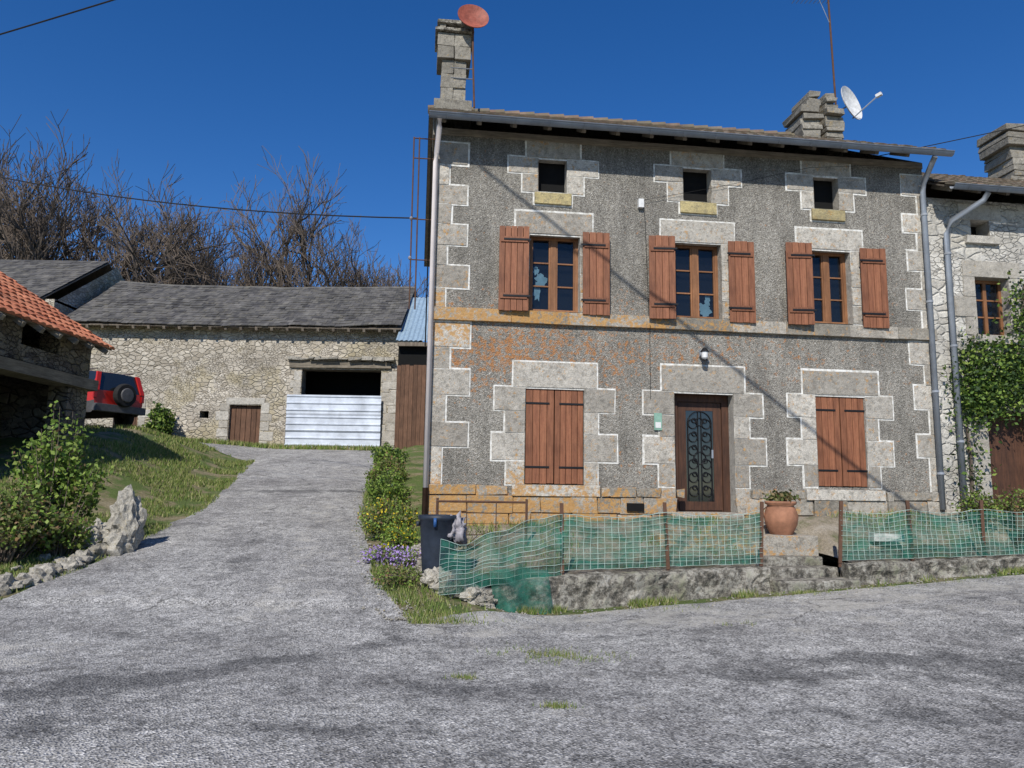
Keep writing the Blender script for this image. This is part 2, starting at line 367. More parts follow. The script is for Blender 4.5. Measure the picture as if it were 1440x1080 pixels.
def tfn(i,j):
    x=lerp(-1.0,15.,i); gap=.85*sm((x-3.6)/.12)*sm((5.2-x)/.12)
    y=lerp(fence_y(x)+.02+gap,facy(x)-.0,j); 
    if x<-.4: y=lerp(10.2-.3*(x+.4),12.8,j)
    z=lerp(.47+.017*x+gap*.12,min(.98+.035*(x+1),1.3),sm(j)); 
    if x<-.3: z=lerp(.3,z,sm((x+1.0)/.7)) if j<.5 else z
    return (x,y,z+.03*nz(x,y,1.5))
grid('terrace',128,20,tfn,'terr')
# ------------------------------------------------------------------ main house
house=empty('stone_house',(-1.40,12.61,0),math.radians(7))
W=9.35; D=8.0; ZT=8.0; RZ=10.42; E=.5
op={'A1':(1.83,2.35,6.91,7.55),'A2':(4.54,5.08,6.91,7.57),'A3':(7.10,7.60,6.93,7.58),
'W1':(1.69,2.60,4.71,6.12),'W2':(4.35,5.24,4.71,6.12),'W3':(6.97,7.77,4.72,6.13),
'G1':(1.65,2.68,1.69,3.35),'G2':(6.96,7.92,1.73,3.38),'D':(4.31,5.40,1.25,3.35)}
def wallcells(mb,x0,x1,z0,z1,ops,y,k,step=1.0):
    X=sorted(set([x0,x1]+[v for o in ops for v in o[:2]])); Z=sorted(set([z0,z1]+[v for o in ops for v in o[2:]]))
    for a,b in zip(X,X[1:]):
        for c,d in zip(Z,Z[1:]):
            mx,mz=(a+b)/2,(c+d)/2
            if any(o[0]<mx<o[1] and o[2]<mz<o[3] for o in ops): continue
            mb.quad((a,y,c),(b,y,c),(b,y,d),(a,y,d),k)
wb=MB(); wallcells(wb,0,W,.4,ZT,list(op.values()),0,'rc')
for x in(0,W):
    wb.add([(x,0,.4),(x,D,.4),(x,D,ZT),(x,D/2,RZ-.12),(x,0,ZT)],[(0,1,2,3,4)],'rub')
wb.quad((0,D,.4),(W,D,.4),(W,D,ZT),(0,D,ZT),'rub')
wb.build('walls',house)
rv=MB()
for k,(a,b,c,d) in op.items():
    dp=.30; f=-.013
    rv.quad((a,f,c),(a,dp,c),(a,dp,d),(a,f,d),'stN'); rv.quad((b,f,c),(b,dp,c),(b,dp,d),(b,f,d),'stN')
    rv.quad((a,f,d),(b,f,d),(b,dp,d),(a,dp,d),'stN'); rv.quad((a,f,c),(b,f,c),(b,dp,c),(a,dp,c),'stN')
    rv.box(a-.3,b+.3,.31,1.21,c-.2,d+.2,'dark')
rv.build('reveals',house)
sb=MB(); K=[0]
def blk(u0,u1,z0,z1,k='st',l=True,r=True,t=True,b=True,outline=True,pr=.014):
    K[0]+=1; e=U(.02,.032); q=.0045+(K[0]%9)*.0005
    if outline: sb.box(u0-(e if l else -.002),u1+(e if r else -.002),-q,.01,z0-(e if b else -.002),z1+(e if t else -.002),'white',j=.006)
    sb.box(u0+.004,u1-.004,-pr-R()*.006,.012,z0+.005,z1-.005,k,j=.007)
def jambs(a,b,rows,Ll,Ls,Rl,Rs):
    for z1,z0,L in rows:
        blk((Ll if L else Ls)+U(-.03,.03),a-.003,z0,z1,r=False,t=True,b=True); blk(b+.003,(Rl if L else Rs)+U(-.03,.03),z0,z1,l=False)
rowsG=[(3.35,2.94,1),(2.94,2.55,0),(2.55,2.08,1),(2.08,1.68,0)]
blk(1.43,2.91,3.353,3.80); jambs(1.65,2.68,rowsG,1.08,1.33,3.24,2.91)
blk(6.73,8.20,3.383,3.83); jambs(6.96,7.92,[(3.38,2.97,1),(2.97,2.56,0),(2.56,2.11,1),(2.11,1.72,0)],6.42,6.70,8.46,8.16)
blk(4.08,5.62,3.353,3.83); jambs(4.31,5.40,rowsG,3.74,4.03,5.97,5.68)
blk(4.05,4.307,1.25,1.67,r=False,l=False,b=False,outline=False); blk(5.403,5.66,1.25,1.67,l=False,r=False,outline=False)
for (a,b,c,d),(l0,l1) in ((op['W1'],(1.43,2.82)),(op['W2'],(4.10,5.50)),(op['W3'],(6.72,8.03))):
    blk(l0,l1,d+.003,6.53); zz=d
    for i in range(4):
        blk(a-(.28 if i%2 else .40),a-.003,zz-.35,zz,r=False,outline=True); blk(b+.003,b+(.28 if i%2 else .40),zz-.35,zz,l=False); zz-=.352
for (a,b,c,d) in (op['A1'],op['A2'],op['A3']):
    blk(a-.22,b+.25,d+.003,7.9,t=False); jambs(a,b,[(d,d-.31,1),(d-.31,c-.02,0)],a-.56,a-.27,b+.56,b+.30)
    blk(a-.07,b+.09,c-.24,c-.022,'sill',pr=.05)
z=7.72;i=0
while z>4.8:
    h=min(U(.34,.44),z-4.70); blk(-.012,(.60 if i%2==0 else .26)+U(-.05,.05),z-h,z,l=False); blk(9.35-(.44 if i%2==0 else .16)+U(-.04,.04),W+.012,z-h,z,r=False); z-=h;i+=1
z=4.44;i=0
while z>1.75:
    h=min(U(.36,.48),z-1.66)
    if z-h<1.85: h=z-1.66
    blk(-.012,(.62 if i%2==0 else .28)+U(-.05,.05),z-h,z,l=False); blk(9.35-(.46 if i%2==0 else .18)+U(-.04,.04),W+.012,z-h,z,r=False); z-=h;i+=1
x=-.05
while x<W+.04:
    w=min(U(.7,1.5),W+.05-x); 
    if W+.05-x-w<.3: w=W+.05-x
    sb.box(x+.002,x+w-.002,-.075,.02,4.47,4.69,'plinth',j=.006); x+=w
for (a,b) in ((1.43,2.95),(6.7,8.2)): sb.box(a,b,-.07,.3,1.49,1.675,'st',j=.004)
for r,(z0,z1) in enumerate([(.45,.86),(.86,1.20),(1.20,1.49),(1.49,1.655)]):
    x=-.03
    while x<W:
        w=U(.35,.9); x2=min(x+w,W+.03)
        for lo,hi in ((4.31,5.40),)+(((1.40,2.98),(6.67,8.23),(4.03,4.32),(5.39,5.68)) if r==3 else ()):
            if x<lo<x2: x2=lo
            if lo-.02<=x<hi: x=hi;x2=max(x2,x+.15)
        if x2-x>.04 and x<W: sb.box(x+.006,x2-.006,-.035-R()*.03,.02,z0+.008,z1-.008,'plinth',j=.02)
        x=max(x2,x+.02)
sb.box(4.2,5.5,-.12,.35,1.14,1.247,'st',j=.004)
sb.build('stone_dressings',house,bevel=.008)
st=MB()
st.box(3.9,5.9,-.75,-.125,.7,1.05,'plinth',j=.02); st.box(3.6,6.2,-1.3,-.76,.5,.93,'plinth',j=.02)
st.build('door_steps',house,bevel=.012)
vn=MB(); vn.box(3.42,3.72,-.085,-.02,1.25,1.39,'dark'); vn.build('cellar_vent',house)
wn=MB()
for kk,k in enumerate(('W1','W2','W3')):
    a,b,c,d=op[k]; y=.16; t=.055
    for x0,x1,z0,z1 in((a,a+t,c,d),(b-t,b,c,d),(a+t,b-t,d-t,d),(a+t,b-t,c,c+.07),((a+b)/2-.05,(a+b)/2+.05,c+.07,d-t)):
        wn.box(x0,x1,y,y+.07,z0,z1,'frame')
    for x0,x1 in((a+t,(a+b)/2-.05),((a+b)/2+.05,b-t)):
        wn.box(x0+.001,x0+.03,y+.012,y+.06,c+.071,d-t-.001,'frame'); wn.box(x1-.03,x1-.001,y+.012,y+.06,c+.071,d-t-.001,'frame')
        for q in(1,2): zc=c+.07+(d-t-c-.07)*q/3; wn.box(x0+.03,x1-.03,y+.015,y+.055,zc-.012,zc+.012,'frame')
    wn.quad((a+t,y+.04,c+.05),(b-t,y+.04,c+.05),(b-t,y+.04,d-t),(a+t,y+.04,d-t),'glass')
    wn.quad((a,y+.29,c),(b,y+.29,c),(b,y+.29,d),(a,y+.29,d),'curt')
wn.build('casement_windows',house)
dc=MB()
def blob(cx,cz,rx,rz,y=.222,s=1):
    P=[];n=26
    for q in range(n):
        t=2*math.pi*q/n; r=1+.7*mn.noise(Vector((math.cos(t)*2.2+s,math.sin(t)*2.2+s,s))); P.append((cx+rx*r*math.cos(t),y-.001*s,cz+rz*r*math.sin(t)))
    dc.add(P,[tuple(range(n))],'decal')
blob(1.93,5.33,.10,.13,s=1);blob(1.86,5.12,.06,.18,s=2);blob(1.84,5.5,.05,.08,s=3);blob(5.0,4.92,.11,.13,s=4);blob(5.05,5.1,.05,.12,s=5)
dc.build('window_decorations',house)
aw=MB()
for k in('A1','A2','A3'):
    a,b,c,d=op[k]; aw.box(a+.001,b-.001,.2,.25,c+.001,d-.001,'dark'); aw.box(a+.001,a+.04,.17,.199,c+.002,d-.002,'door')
aw.build('attic_hatches',house)
def shutter(x0,x1,z0,z1,y,name,hinge='l',ang=0):
    mb=MB(); w=x1-x0; nb=5 if w>.5 else 4; bw=w/nb
    for i in range(nb): mb.box(i*bw+.004,(i+1)*bw-.004,-.016,.014,U(-.005,.005),z1-z0+U(-.005,.005),'shut')
    mb.box(.01,w-.01,.0142,.03,.02,z1-z0-.02,'shut')
    for zz in(.17*(z1-z0),.84*(z1-z0)):
        if y<-.03: mb.box(.03,w-.03,-.036,-.017,zz-.05,zz+.05,'shut')
        yy=-.037 if y<-.03 else -.017
        mb.box(-.03 if hinge=='l' else .08,w-.08 if hinge=='l' else w+.03,yy-.008,yy-.001,zz-.018,zz+.018,'iron')
    o=mb.build(name,house,bevel=.004)
    o.location=(x0,y,z0); o.rotation_euler=(0,0,ang); return o
for n,(a,b,c,d) in enumerate([(1.13,1.66,4.66,6.18),(3.83,4.31,4.63,6.16),(6.43,6.92,4.64,6.18)]): shutter(a,b,c,d,-.13,'open_shutter','r',math.radians(-6 if n else -3))
for n,(a,b,c,d) in enumerate([(2.63,3.12,4.66,6.17),(5.34,5.83,4.64,6.16),(7.92,8.42,4.65,6.17)]): shutter(a,b,c,d,-.085,'open_shutter','l',math.radians(-3))
for a,b,c,d in((1.66,2.155,1.70,3.34),(2.165,2.67,1.70,3.34),(6.97,7.435,1.74,3.37),(7.445,7.91,1.74,3.37)):
    shutter(a,b,c,d,.035,'closed_shutter','l' if a<2 or 6.9<a<7.2 else 'r')
db=MB(); a,b,c,d=op['D']; y=.24
db.box(a+.003,a+.13,y-.03,y+.05,c,d,'door'); db.box(b-.13,b-.003,y-.03,y+.05,c,d,'door'); db.box(a+.13,b-.13,y-.03,y+.05,d-.14,d-.003,'door')
db.box(a+.13,b-.13,y+.01,y+.045,c,d-.14,'door')
db.box(a+.15,a+.29,y-.012,y+.009,c+.03,d-.16,'door'); db.box(b-.29,b-.15,y-.012,y+.009,c+.03,d-.16,'door')
db.box(a+.29,b-.29,y-.012,y+.009,d-.30,d-.16,'door');db.box(a+.29,b-.29,y-.012,y+.009,c+.03,c+.18,'door')
db.quad((a+.29,y-.002,c+.18),(b-.29,y-.002,c+.18),(b-.29,y-.002,d-.30),(a+.29,y-.002,d-.30),'cglass')
cx=(a+b)/2
def ring(cx,cz,r,y,t0=0,t1=2*math.pi,k='iron',rr=.009):
    db.tube([(cx+r*math.cos(t0+(t1-t0)*i/14),y,cz+r*math.sin(t0+(t1-t0)*i/14)) for i in range(15)],rr,k,5)
yy=y-.02
for s in(-1,1):
    db.tube([(cx+s*.22,yy,c+.2),(cx+s*.22,yy,d-.5)],.009,'iron',5); db.tube([(cx+s*.03,yy,c+.2),(cx+s*.03,yy,d-.32)],.007,'iron',5)
    for q in range(6):
        ring(cx+s*.125,c+.36+q*.24,.085,yy); ring(cx+s*.10,c+.42+q*.24,.04,yy)
ring(cx,d-.53,.22,yy,0,math.pi); ring(cx,d-.5,.07,yy); ring(cx,c+.95,.11,yy)
db.box(b-.34,b-.31,y-.05,y-.012,c+.95,c+1.1,'zinc')
db.build('front_door',house)
fx=MB()
fx.box(3.93,4.07,-.035,-.02,2.66,2.96,'green'); fx.box(3.95,4.05,-.04,-.036,2.70,2.80,'wplast')
fx.box(3.67,3.77,-.08,0,6.71,6.87,'wplast')
fx.box(4.78,4.88,-.05,0,4.0,4.12,'zinc'); fx.tube([(4.83,-.05,4.1),(4.83,-.12,4.14),(4.83,-.15,4.1)],.012,'iron')
fx.lathe((4.83,-.15,3.93),[(.03,0),(.055,.03),(.06,.12),(.03,.18),(.0,.19)],'wplast',12)
fx.lathe((4.83,-.15,4.07),[(.08,0),(.035,.06),(.0,.07)],'iron',12); fx.lathe((4.83,-.15,3.9),[(.0,0),(.05,.01),(.04,.035)],'iron',12)
fx.tube([(3.78,-.02,6.75),(3.8,-.03,6.5),(3.86,-.02,4.6),(3.86,-.09,4.5),(3.87,-.02,4.4),(3.87,-.02,3.2)],.005,'cable',4)
fx.tube([(3.75,-.05,6.85),(5.2,-.06,7.2),(7,-.07,7.7),(8.5,-.1,7.85)],.004,'cable',4)
fx.build('wall_lamp_and_plate',house)
def tiles(mb,O,Ud,Vd,LU,LV,tu,tv,th,k,sag=None,over=1.25,jit=.006,flute=0):
    O=Vector(O);Ud=Vector(Ud).normalized();Vd=Vector(Vd).normalized();N=Ud.cross(Vd).normalized()
    if N.z<0:N=-N
    nu=int(round(LU/tu));nv=int(round(LV/tv));tu=LU/nu;tv=LV/nv
    for j in range(nv):
        off=(j%2)*.5*tu
        for i in range(-1 if off else 0,nu):
            u0=max(0,i*tu+off);u1=min(LU,(i+1)*tu+off)
            if u1-u0<.03: continue
            v0=j*tv-(.03 if j==0 else U(0,.01))+U(-1,1)*jit*2;v1=min((j+over)*tv,LV+.01)
            s0=sag(u0,v0) if sag else 0; s1=sag(u1,v0) if sag else 0
            t=th*U(.8,1.25); jz=U(-jit,jit)
            def P(u,v,h,s): return O+Ud*u+Vd*v+N*(h)+Vector((0,0,s))
            g=.003
            if flute:
                vs=[P(u0+g,v0,t+jz,s0),P(lerp(u0,u1,.35),v0,t+flute+jz,s0),P(lerp(u0,u1,.65),v0,t+flute+jz,s1),P(u1-g,v0,t*.6+jz,s1),
                    P(u0+g,v1,.004,s0),P(lerp(u0,u1,.35),v1,.004+flute,s0),P(lerp(u0,u1,.65),v1,.004+flute,s1),P(u1-g,v1,.002,s1),P(u0+g,v0,0,s0),P(u1-g,v0,0,s1)]
                mb.add(vs,[(0,1,5,4),(1,2,6,5),(2,3,7,6),(8,0,1,2,3,9)],k)
            else:
                vs=[P(u0+g,v0,t+jz,s0),P(u1-g,v0,t+jz,s1),P(u1-g,v1,.003,s1),P(u0+g,v1,.003,s0),P(u0+g,v0,0,s0),P(u1-g,v0,0,s1)]
                mb.add(vs,[(0,1,2,3),(4,5,1,0),(4,0,3),(5,2,1)],k)
rb=MB(); EZ=7.99; vd=Vector((0,D/2+E,RZ-EZ)); LV=vd.length
tiles(rb,(-.18,-E,EZ),(1,0,0),vd,W+.36,LV,.24,.32,.035,'tile',flute=.03,jit=.01)
tiles(rb,(-.18,D+E,EZ),(1,0,0),(0,-(D/2+E),RZ-EZ),W+.36,LV,.24,.32,.035,'tile')
x=-.2
while x<W+.15: rb.tube([(x,D/2,RZ+.02),(x+.37,D/2,RZ+.04)],[.10,.12],'tile',8); x+=.36
def slab(mb,A,B,C,Dd,th,k):
    A,B,C,Dd=map(Vector,(A,B,C,Dd)); n=(B-A).cross(Dd-A).normalized(); 
    if n.z>0:n=-n
    P=[A,B,C,Dd]; Q=[p+n*th for p in P]; mb.add(P+Q,[(0,1,2,3),(4,5,6,7),(0,1,5,4),(1,2,6,5),(2,3,7,6),(3,0,4,7)],k)
slab(rb,(-.17,-E+.01,EZ-.006),(W+.17,-E+.01,EZ-.006),(W+.17,D/2,RZ-.01),(-.17,D/2,RZ-.01),.03,'owood')
slab(rb,(-.17,D+E,EZ-.006),(W+.17,D+E,EZ-.006),(W+.17,D/2,RZ-.01),(-.17,D/2,RZ-.01),.03,'owood')
x=.1
while x<W: rb.obox((x,-.18,EZ+.07),Vector((.035,0,0)),Vector((0,.24,.129)),Vector((0,-.02,.04)),'beam'); x+=.62
rb.box(.0,W,-.03,.1,7.86,7.98,'beam')
rb.build('roof',house)
gt=MB()
def gutter(mb,x0,x1,y,z,r=.075,k='zinc'):
    n=8;V=[];F=[]
    for xx in(x0,x1):
        for rr in(r,r-.012):
            for q in range(n+1):
                t=math.pi+math.pi*q/n; V.append((xx,y+rr*math.cos(t),z+rr*math.sin(t)))
    m_=n+1
    for q in range(n): F+=[(q,q+1,2*m_+q+1,2*m_+q),(m_+q,m_+q+1,3*m_+q+1,3*m_+q),(q,q+1,m_+q+1,m_+q),(2*m_+q,2*m_+q+1,3*m_+q+1,3*m_+q)]
    F+=[(0,m_,3*m_,2*m_),(n,m_+n,3*m_+n,2*m_+n)]
    mb.add(V,F,k); mb.tube([(x0,y-r,z),(x1,y-r,z)],.012,k,6)
    xx=x0+.3
    while xx<x1: mb.tube([(xx,y-r-.006,z+.01),(xx,y-r*.7,z-r*.75),(xx,y,z-r-.006),(xx,y+r,z+.03)],.006,k,4); xx+=.6
gutter(gt,-.16,W+.22,-E-.06,EZ-.03)
gt.tube([(9.22,-E-.06,7.86),(9.22,-E+.02,7.78),(9.26,-.16,7.52),(9.27,-.10,7.35),(9.27,-.10,1.35)],.05,'zinc',12)
for zz in(6.9,5.2,3.5,2.0): gt.tube([(9.27,-.10,zz-.02),(9.27,-.10,zz+.02)],.06,'zinc',12)
gt.build('gutter_and_downpipe',house,smooth=True)
g2=MB(); g2.tube([(.02,-E-.06,7.88),(.02,-E,7.75),(-.01,-.14,7.45),(-.02,-.09,7.3),(-.02,-.09,1.6)],.045,'pvc',12); g2.tube([(-.02,-.09,1.6),(-.02,-.09,1.0)],.05,'rust',12)
g2.tube([(-.1,-.03,7.6),(-.1,-.03,4.0)],.012,'cable',5)
g2.build('white_downpipe',house,smooth=True)
ch=MB()
def stack(mb,x0,x1,y0,y1,z0,z1,rows,k='st',j=.012,ov=0):
    h=(z1-z0)/rows
    for r in range(rows):
        o=U(-ov,ov); mb.box(x0-o,(x0+x1)/2-.005,y0-o,y1+o,z0+r*h,z0+(r+1)*h-.008,k,j=j); mb.box((x0+x1)/2+.005,x1+o,y0-o,y1+o,z0+r*h,z0+(r+1)*h-.008,k,j=j)
ch.box(-.06,.80,3.55,4.45,9.6,10.50,'chim',j=.01)
stack(ch,.08,.66,3.68,4.32,10.51,11.55,3,'chim')
stack(ch,-.02,.76,3.6,4.4,11.55,12.18,2,'chim')
ch.box(-.08,.82,3.52,4.48,12.19,12.27,'conc',j=.01)
ch.box(.02,.16,3.62,3.8,12.27,12.42,'chim');ch.box(.58,.74,3.62,3.8,12.27,12.42,'chim');ch.box(.02,.16,4.2,4.4,12.27,12.42,'chim');ch.box(.58,.74,4.2,4.4,12.27,12.42,'chim')
ch.box(-.04,.80,3.56,4.44,12.42,12.50,'conc',j=.015)
ch.build('tall_chimney',house,bevel=.01)
c2=MB(); z=9.8; r_=0
while z<11.42:
    h=U(.09,.17); q=.5+.12*math.sin(r_*1.9)*(z>10.6) if z<11.0 else .46-(z-11.0)*.3; r_+=1
    sh_=.06*(z>11)
    c2.box(9.42+sh_-q-U(-.06,.08),9.40+U(-.1,.1),3.5+U(-.08,.05),4.4,z,z+h-.012,'chim',j=.03); c2.box(9.52,9.42+q+U(-.05,.08),3.5+U(-.08,.05),4.4,z,z+h-.012,'chim',j=.03); z+=h
c2.build('rough_chimney',house,bevel=.015)
def dish(mb,c,nrm,r,k,arm=True,flat=1):
    z=Vector(nrm).normalized(); x=z.cross(Vector((0,0,1))).normalized(); y=z.cross(x)
    Mx=Matrix((x,y,z)).transposed()
    mb.lathe(c,[(.0001,-.18*r*1.2)]+[(r*t,-.2*r*1.2+ .22*r*t*t*1.2) for t in(.25,.5,.75,1)]+[(r*1.0,.0),(r*.98,-.02)],k,28,Mx)
    if arm:
        c=Vector(c); bt=c-Vector((0,0,1))*r*.9; f=c+Vector((z.x,z.y*.3,.1)).normalized()*r*1.35; mb.tube([bt,f],.018,'zinc',5); mb.obox(f,x*.04,y*.04,z*.07,'wplast')
an=MB()
an.tube([(10.12,4.0,9.9),(10.10,4.0,11.0),(10.02,4.0,14.35)],.025,'rust',6)
an.tube([(9.1,4.0,14.28),(10.2,4.0,14.42)],.014,'zinc',4)
for i in range(9): xx=9.15+i*.12; an.tube([(xx,3.75,14.29+i*.012),(xx,4.25,14.29+i*.012)],.009,'zinc',4)
an.tube([(10.05,4,13.6),(9.75,4,14.35)],.01,'zinc',4)
dish(an,(10.40,3.8,11.38),(.50,-.80,.20),.47,'wplast')
an.tube([(10.1,4,11.2),(10.3,3.85,11.3)],.02,'zinc',5); an.tube([(9.9,4,10.9),(10.1,4,10.9)],.02,'zinc',5)
an.build('antenna_mast_and_dish',house)
rd=MB()
rd.tube([(.86,3.5,10.3),(.80,3.5,11.6),(.78,3.5,12.85)],.025,'rust',6)
for zz in(11.0,11.25): rd.tube([(.3,3.5,zz),(.8,3.5,zz)],.015,'zinc',4)
dish(rd,(.78,3.36,12.50),(.12,-1,.30),.37,'rdish',False)
rd.build('red_dish_and_pole',house)
br=MB()
for xx in(-.40,-.30): br.tube([(xx,.25,4.7),(xx-.02,.25,7.9)],.014,'rust',5)
for zz in(5.6,6.35,7.5,7.88): br.tube([(-.42,.25,zz),(0,.25,zz)],.012,'rust',5)
br.lathe((-.42,.25,5.6),[(.02,0),(.035,.03),(.02,.06),(0,.07)],'bag',8); br.lathe((-.42,.25,6.33),[(.02,0),(.035,.03),(.02,.06),(0,.07)],'bag',8)
br.build('cable_bracket',house)
# ------------------------------------------------------------------ neighbour house
nh=empty('stone_house',(-1.40,12.61,0),math.radians(7))
nb=MB(); y0=.12; ops=[(10.40,11.12,4.65,5.80),(10.45,11.5,1.15,3.20),(10.40,10.80,6.62,6.95),(13.2,14.0,4.65,5.8),(13.2,14.0,1.9,3.2)]
wallcells(nb,9.36,16.5,.4,7.35,ops,y0,'rubN')
nb.add([(16.5,y0,.4),(16.5,8,.4),(16.5,8,7.35),(16.5,4.1,9.6),(16.5,y0,7.35)],[(0,1,2,3,4)],'rub')
nb.quad((9.4,8,.4),(16.5,8,.4),(16.5,8,7.35),(9.4,8,7.35),'rub')
for a,b,c,d in ops:
    for q in(a,b): nb.quad((q,y0,c),(q,y0+.35,c),(q,y0+.35,d),(q,y0,d),'stN')
    nb.quad((a,y0,d),(b,y0,d),(b,y0+.35,d),(a,y0+.35,d),'stN'); nb.quad((a,y0,c),(b,y0,c),(b,y0+.35,c),(a,y0+.35,c),'stN')
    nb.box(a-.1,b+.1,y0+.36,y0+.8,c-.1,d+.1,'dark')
    nb.box(a-.25,b+.25,y0-.02,y0+.02,d+.004,d+.32,'stN',j=.006)
    if d-c>1:
        zz=d;i=0
        while zz>c+.05:
            h=min(.4,zz-c); w=.45 if i%2 else .25
            nb.box(a-w,a-.004,y0-.018,y0+.02,zz-h+.006,zz,'stN',j=.006); nb.box(b+.004,b+w,y0-.018,y0+.02,zz-h+.006,zz,'stN',j=.006); zz-=h;i+=1
    if c>3: nb.box(a-.15,b+.15,y0-.08,y0+.1,c-.16,c-.003,'stN',j=.006)
x=9.4
while x<16.4: w=U(.4,.9); nb.box(x,min(x+w,16.5)-.01,y0-.03,y0+.02,1.05,1.35,'stN',j=.01); x+=w
nb.build('walls',nh,bevel=.006)
nw=MB()
for a,b,c,d in(ops[0],ops[3]):
    y=y0+.2;t=.06
    for x0,x1,z0,z1 in((a,a+t,c,d),(b-t,b,c,d),(a+t,b-t,d-t,d),(a+t,b-t,c,c+.07),((a+b)/2-.035,(a+b)/2+.035,c+.07,d-t)): nw.box(x0,x1,y,y+.06,z0,z1,'frame')
    for q in(1,2): zc=c+.07+(d-t-c-.07)*q/3; nw.box(a+t,(a+b)/2-.035,y+.01,y+.05,zc-.014,zc+.014,'frame');nw.box((a+b)/2+.035,b-t,y+.01,y+.05,zc-.014,zc+.014,'frame')
    nw.quad((a+t,y+.03,c+.05),(b-t,y+.03,c+.05),(b-t,y+.03,d-t),(a+t,y+.03,d-t),'glass')
nw.box(10.5,11.45,y0+.28,y0+.33,1.15,3.15,'door')
nw.build('windows_and_door',nh)
nr=MB(); vd=(0,4.0+.5,9.75-7.42)
tiles(nr,(9.5,y0-.5,7.42),(1,0,0),vd,7.2,Vector(vd).length,.24,.32,.035,'tile',flute=.03)
slab(nr,(9.5,y0-.49,7.41),(16.7,y0-.49,7.41),(16.7,4.1,9.74),(9.5,4.1,9.74),.03,'owood'); slab(nr,(9.4,8.6,7.41),(16.7,8.6,7.41),(16.7,4.1,9.74),(9.4,4.1,9.74),.03,'tile')
x=9.7
while x<16.5: nr.obox((x,y0-.18,7.49),Vector((.035,0,0)),Vector((0,.24,.124)),Vector((0,-.02,.04)),'beam'); x+=.6
nr.build('roof',nh)
ng=MB(); gutter(ng,9.62,16.7,y0-.57,7.38)
ng.tube([(10.35,y0-.57,7.28),(10.3,y0-.5,7.15),(9.88,y0-.14,6.85),(9.80,y0-.10,6.6),(9.80,y0-.10,1.3)],.052,'zinc',12)
for zz in(6.2,4.4,2.6): ng.tube([(9.8,y0-.1,zz-.02),(9.8,y0-.1,zz+.02)],.062,'zinc',12)
ng.build('gutter_and_downpipe',nh,smooth=True)
nc=MB(); z=9.2
while z<10.9:
    h=U(.10,.2); o_=.12 if z>10.45 else 0; nc.box(14.55-o_+U(-.07,.05),15.2,3.6-o_,4.5,z,z+h-.01,'chim',j=.03); nc.box(15.21,15.9+o_+U(-.05,.05),3.6-o_,4.5,z,z+h-.01,'chim',j=.03); z+=h
nc.build('rough_chimney',nh,bevel=.015)
# ------------------------------------------------------------------ barn
barn=empty('stone_barn')
bb=MB(); X0,X1=-17.3,-4.5; Yb=29; bops=[(-8.25,-5.14,3.0,6.14),(-11.0,-9.78,2.9,4.68),(-15.5,-14.55,2.9,4.85),(-12.15,-11.8,4.15,4.42)]
wallcells(bb,X0,X1,2,7.95,bops,Yb,'rub')
bb.add([(X1,Yb,2),(X1,36,2),(X1,36,7.95),(X1,32.5,10.3),(X1,Yb,7.95)],[(0,1,2,3,4)],'rub'); bb.quad((X0,36,2),(X1,36,2),(X1,36,7.95),(X0,36,7.95),'rub')
for a,b,c,d in bops:
    for q in(a,b): bb.quad((q,Yb,c),(q,Yb+.6,c),(q,Yb+.6,d),(q,Yb,d),'rub')
    bb.quad((a,Yb,d),(b,Yb,d),(b,Yb+.6,d),(a,Yb+.6,d),'beam'); 
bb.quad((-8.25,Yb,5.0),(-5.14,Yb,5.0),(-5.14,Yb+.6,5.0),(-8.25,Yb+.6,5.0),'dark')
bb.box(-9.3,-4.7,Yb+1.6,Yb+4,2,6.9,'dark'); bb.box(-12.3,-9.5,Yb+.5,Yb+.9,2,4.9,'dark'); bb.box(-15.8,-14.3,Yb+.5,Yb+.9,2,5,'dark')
bb.build('walls',barn)
bs=MB()
bs.box(-8.75,-4.75,Yb-.10,Yb+.3,6.16,6.44,'beam',j=.05)
x=-8.8
while x<-4.8: w=U(.2,.7); bs.box(x,x+w-.02,Yb-.2-U(0,.12),Yb+.1,6.48,6.58+U(-.03,.05),'rock',j=.04); x+=w
bs.box(-11.15,-9.65,Yb-.03,Yb+.3,4.7,4.98,'stN',j=.02); bs.box(-15.7,-14.4,Yb-.03,Yb+.3,4.87,5.15,'stN',j=.02)
for xx,s in((-5.12,1),(-8.27,-1),(-9.76,1),(-11.02,-1),(X1+.0,-1),(-14.53,1)):
    z=3.0;i=0
    while z<(6.0 if abs(xx)<9 else 4.5 if xx!=X1 else 7.6):
        w=(.5 if i%2 else .3)+U(-.08,.08); h=U(.28,.44); a=xx;b=xx+s*w; bs.box(min(a,b),max(a,b),Yb-.02,Yb+.2,z,z+h-.02,'stN',j=.02); z+=h;i+=1
bs.build('lintels_and_jambs',barn,bevel=.02)
bd=MB()
for a,b,c,d in((-11.0,-9.78,2.95,4.68),(-15.5,-14.55,2.95,4.85)):
    n=6
    for i in range(n): w=(b-a)/n; bd.box(a+i*w+.01,a+(i+1)*w-.01,Yb+.15,Yb+.2,c,d-U(0,.05),'bwood')
bd.build('plank_doors',barn)
sh=MB(); V=[];F=[];zc=3.02;prof=[];
while zc<4.96:
    prof+= [(zc,0),(zc+.09,0),(zc+.12,-.04),(zc+.16,-.04),(zc+.19,0)]; zc+=.27
for x in(-8.72,-5.06):
    for z,yy in prof: V.append((x,Yb-.16+yy-(.03 if z>3.68 else 0)-(.03 if z>4.3 else 0),z))
n=len(prof)
sh.add(V,[(i,i+1,n+i+1,n+i) for i in range(n-1)],'sheet'); sh.box(-8.75,-8.66,Yb-.14,Yb-.05,3,5.02,'owood')
for xx in(-8.6,-7.0,-5.2): sh.box(xx,xx+.06,Yb-.15,Yb-.06,3,5.0,'owood')
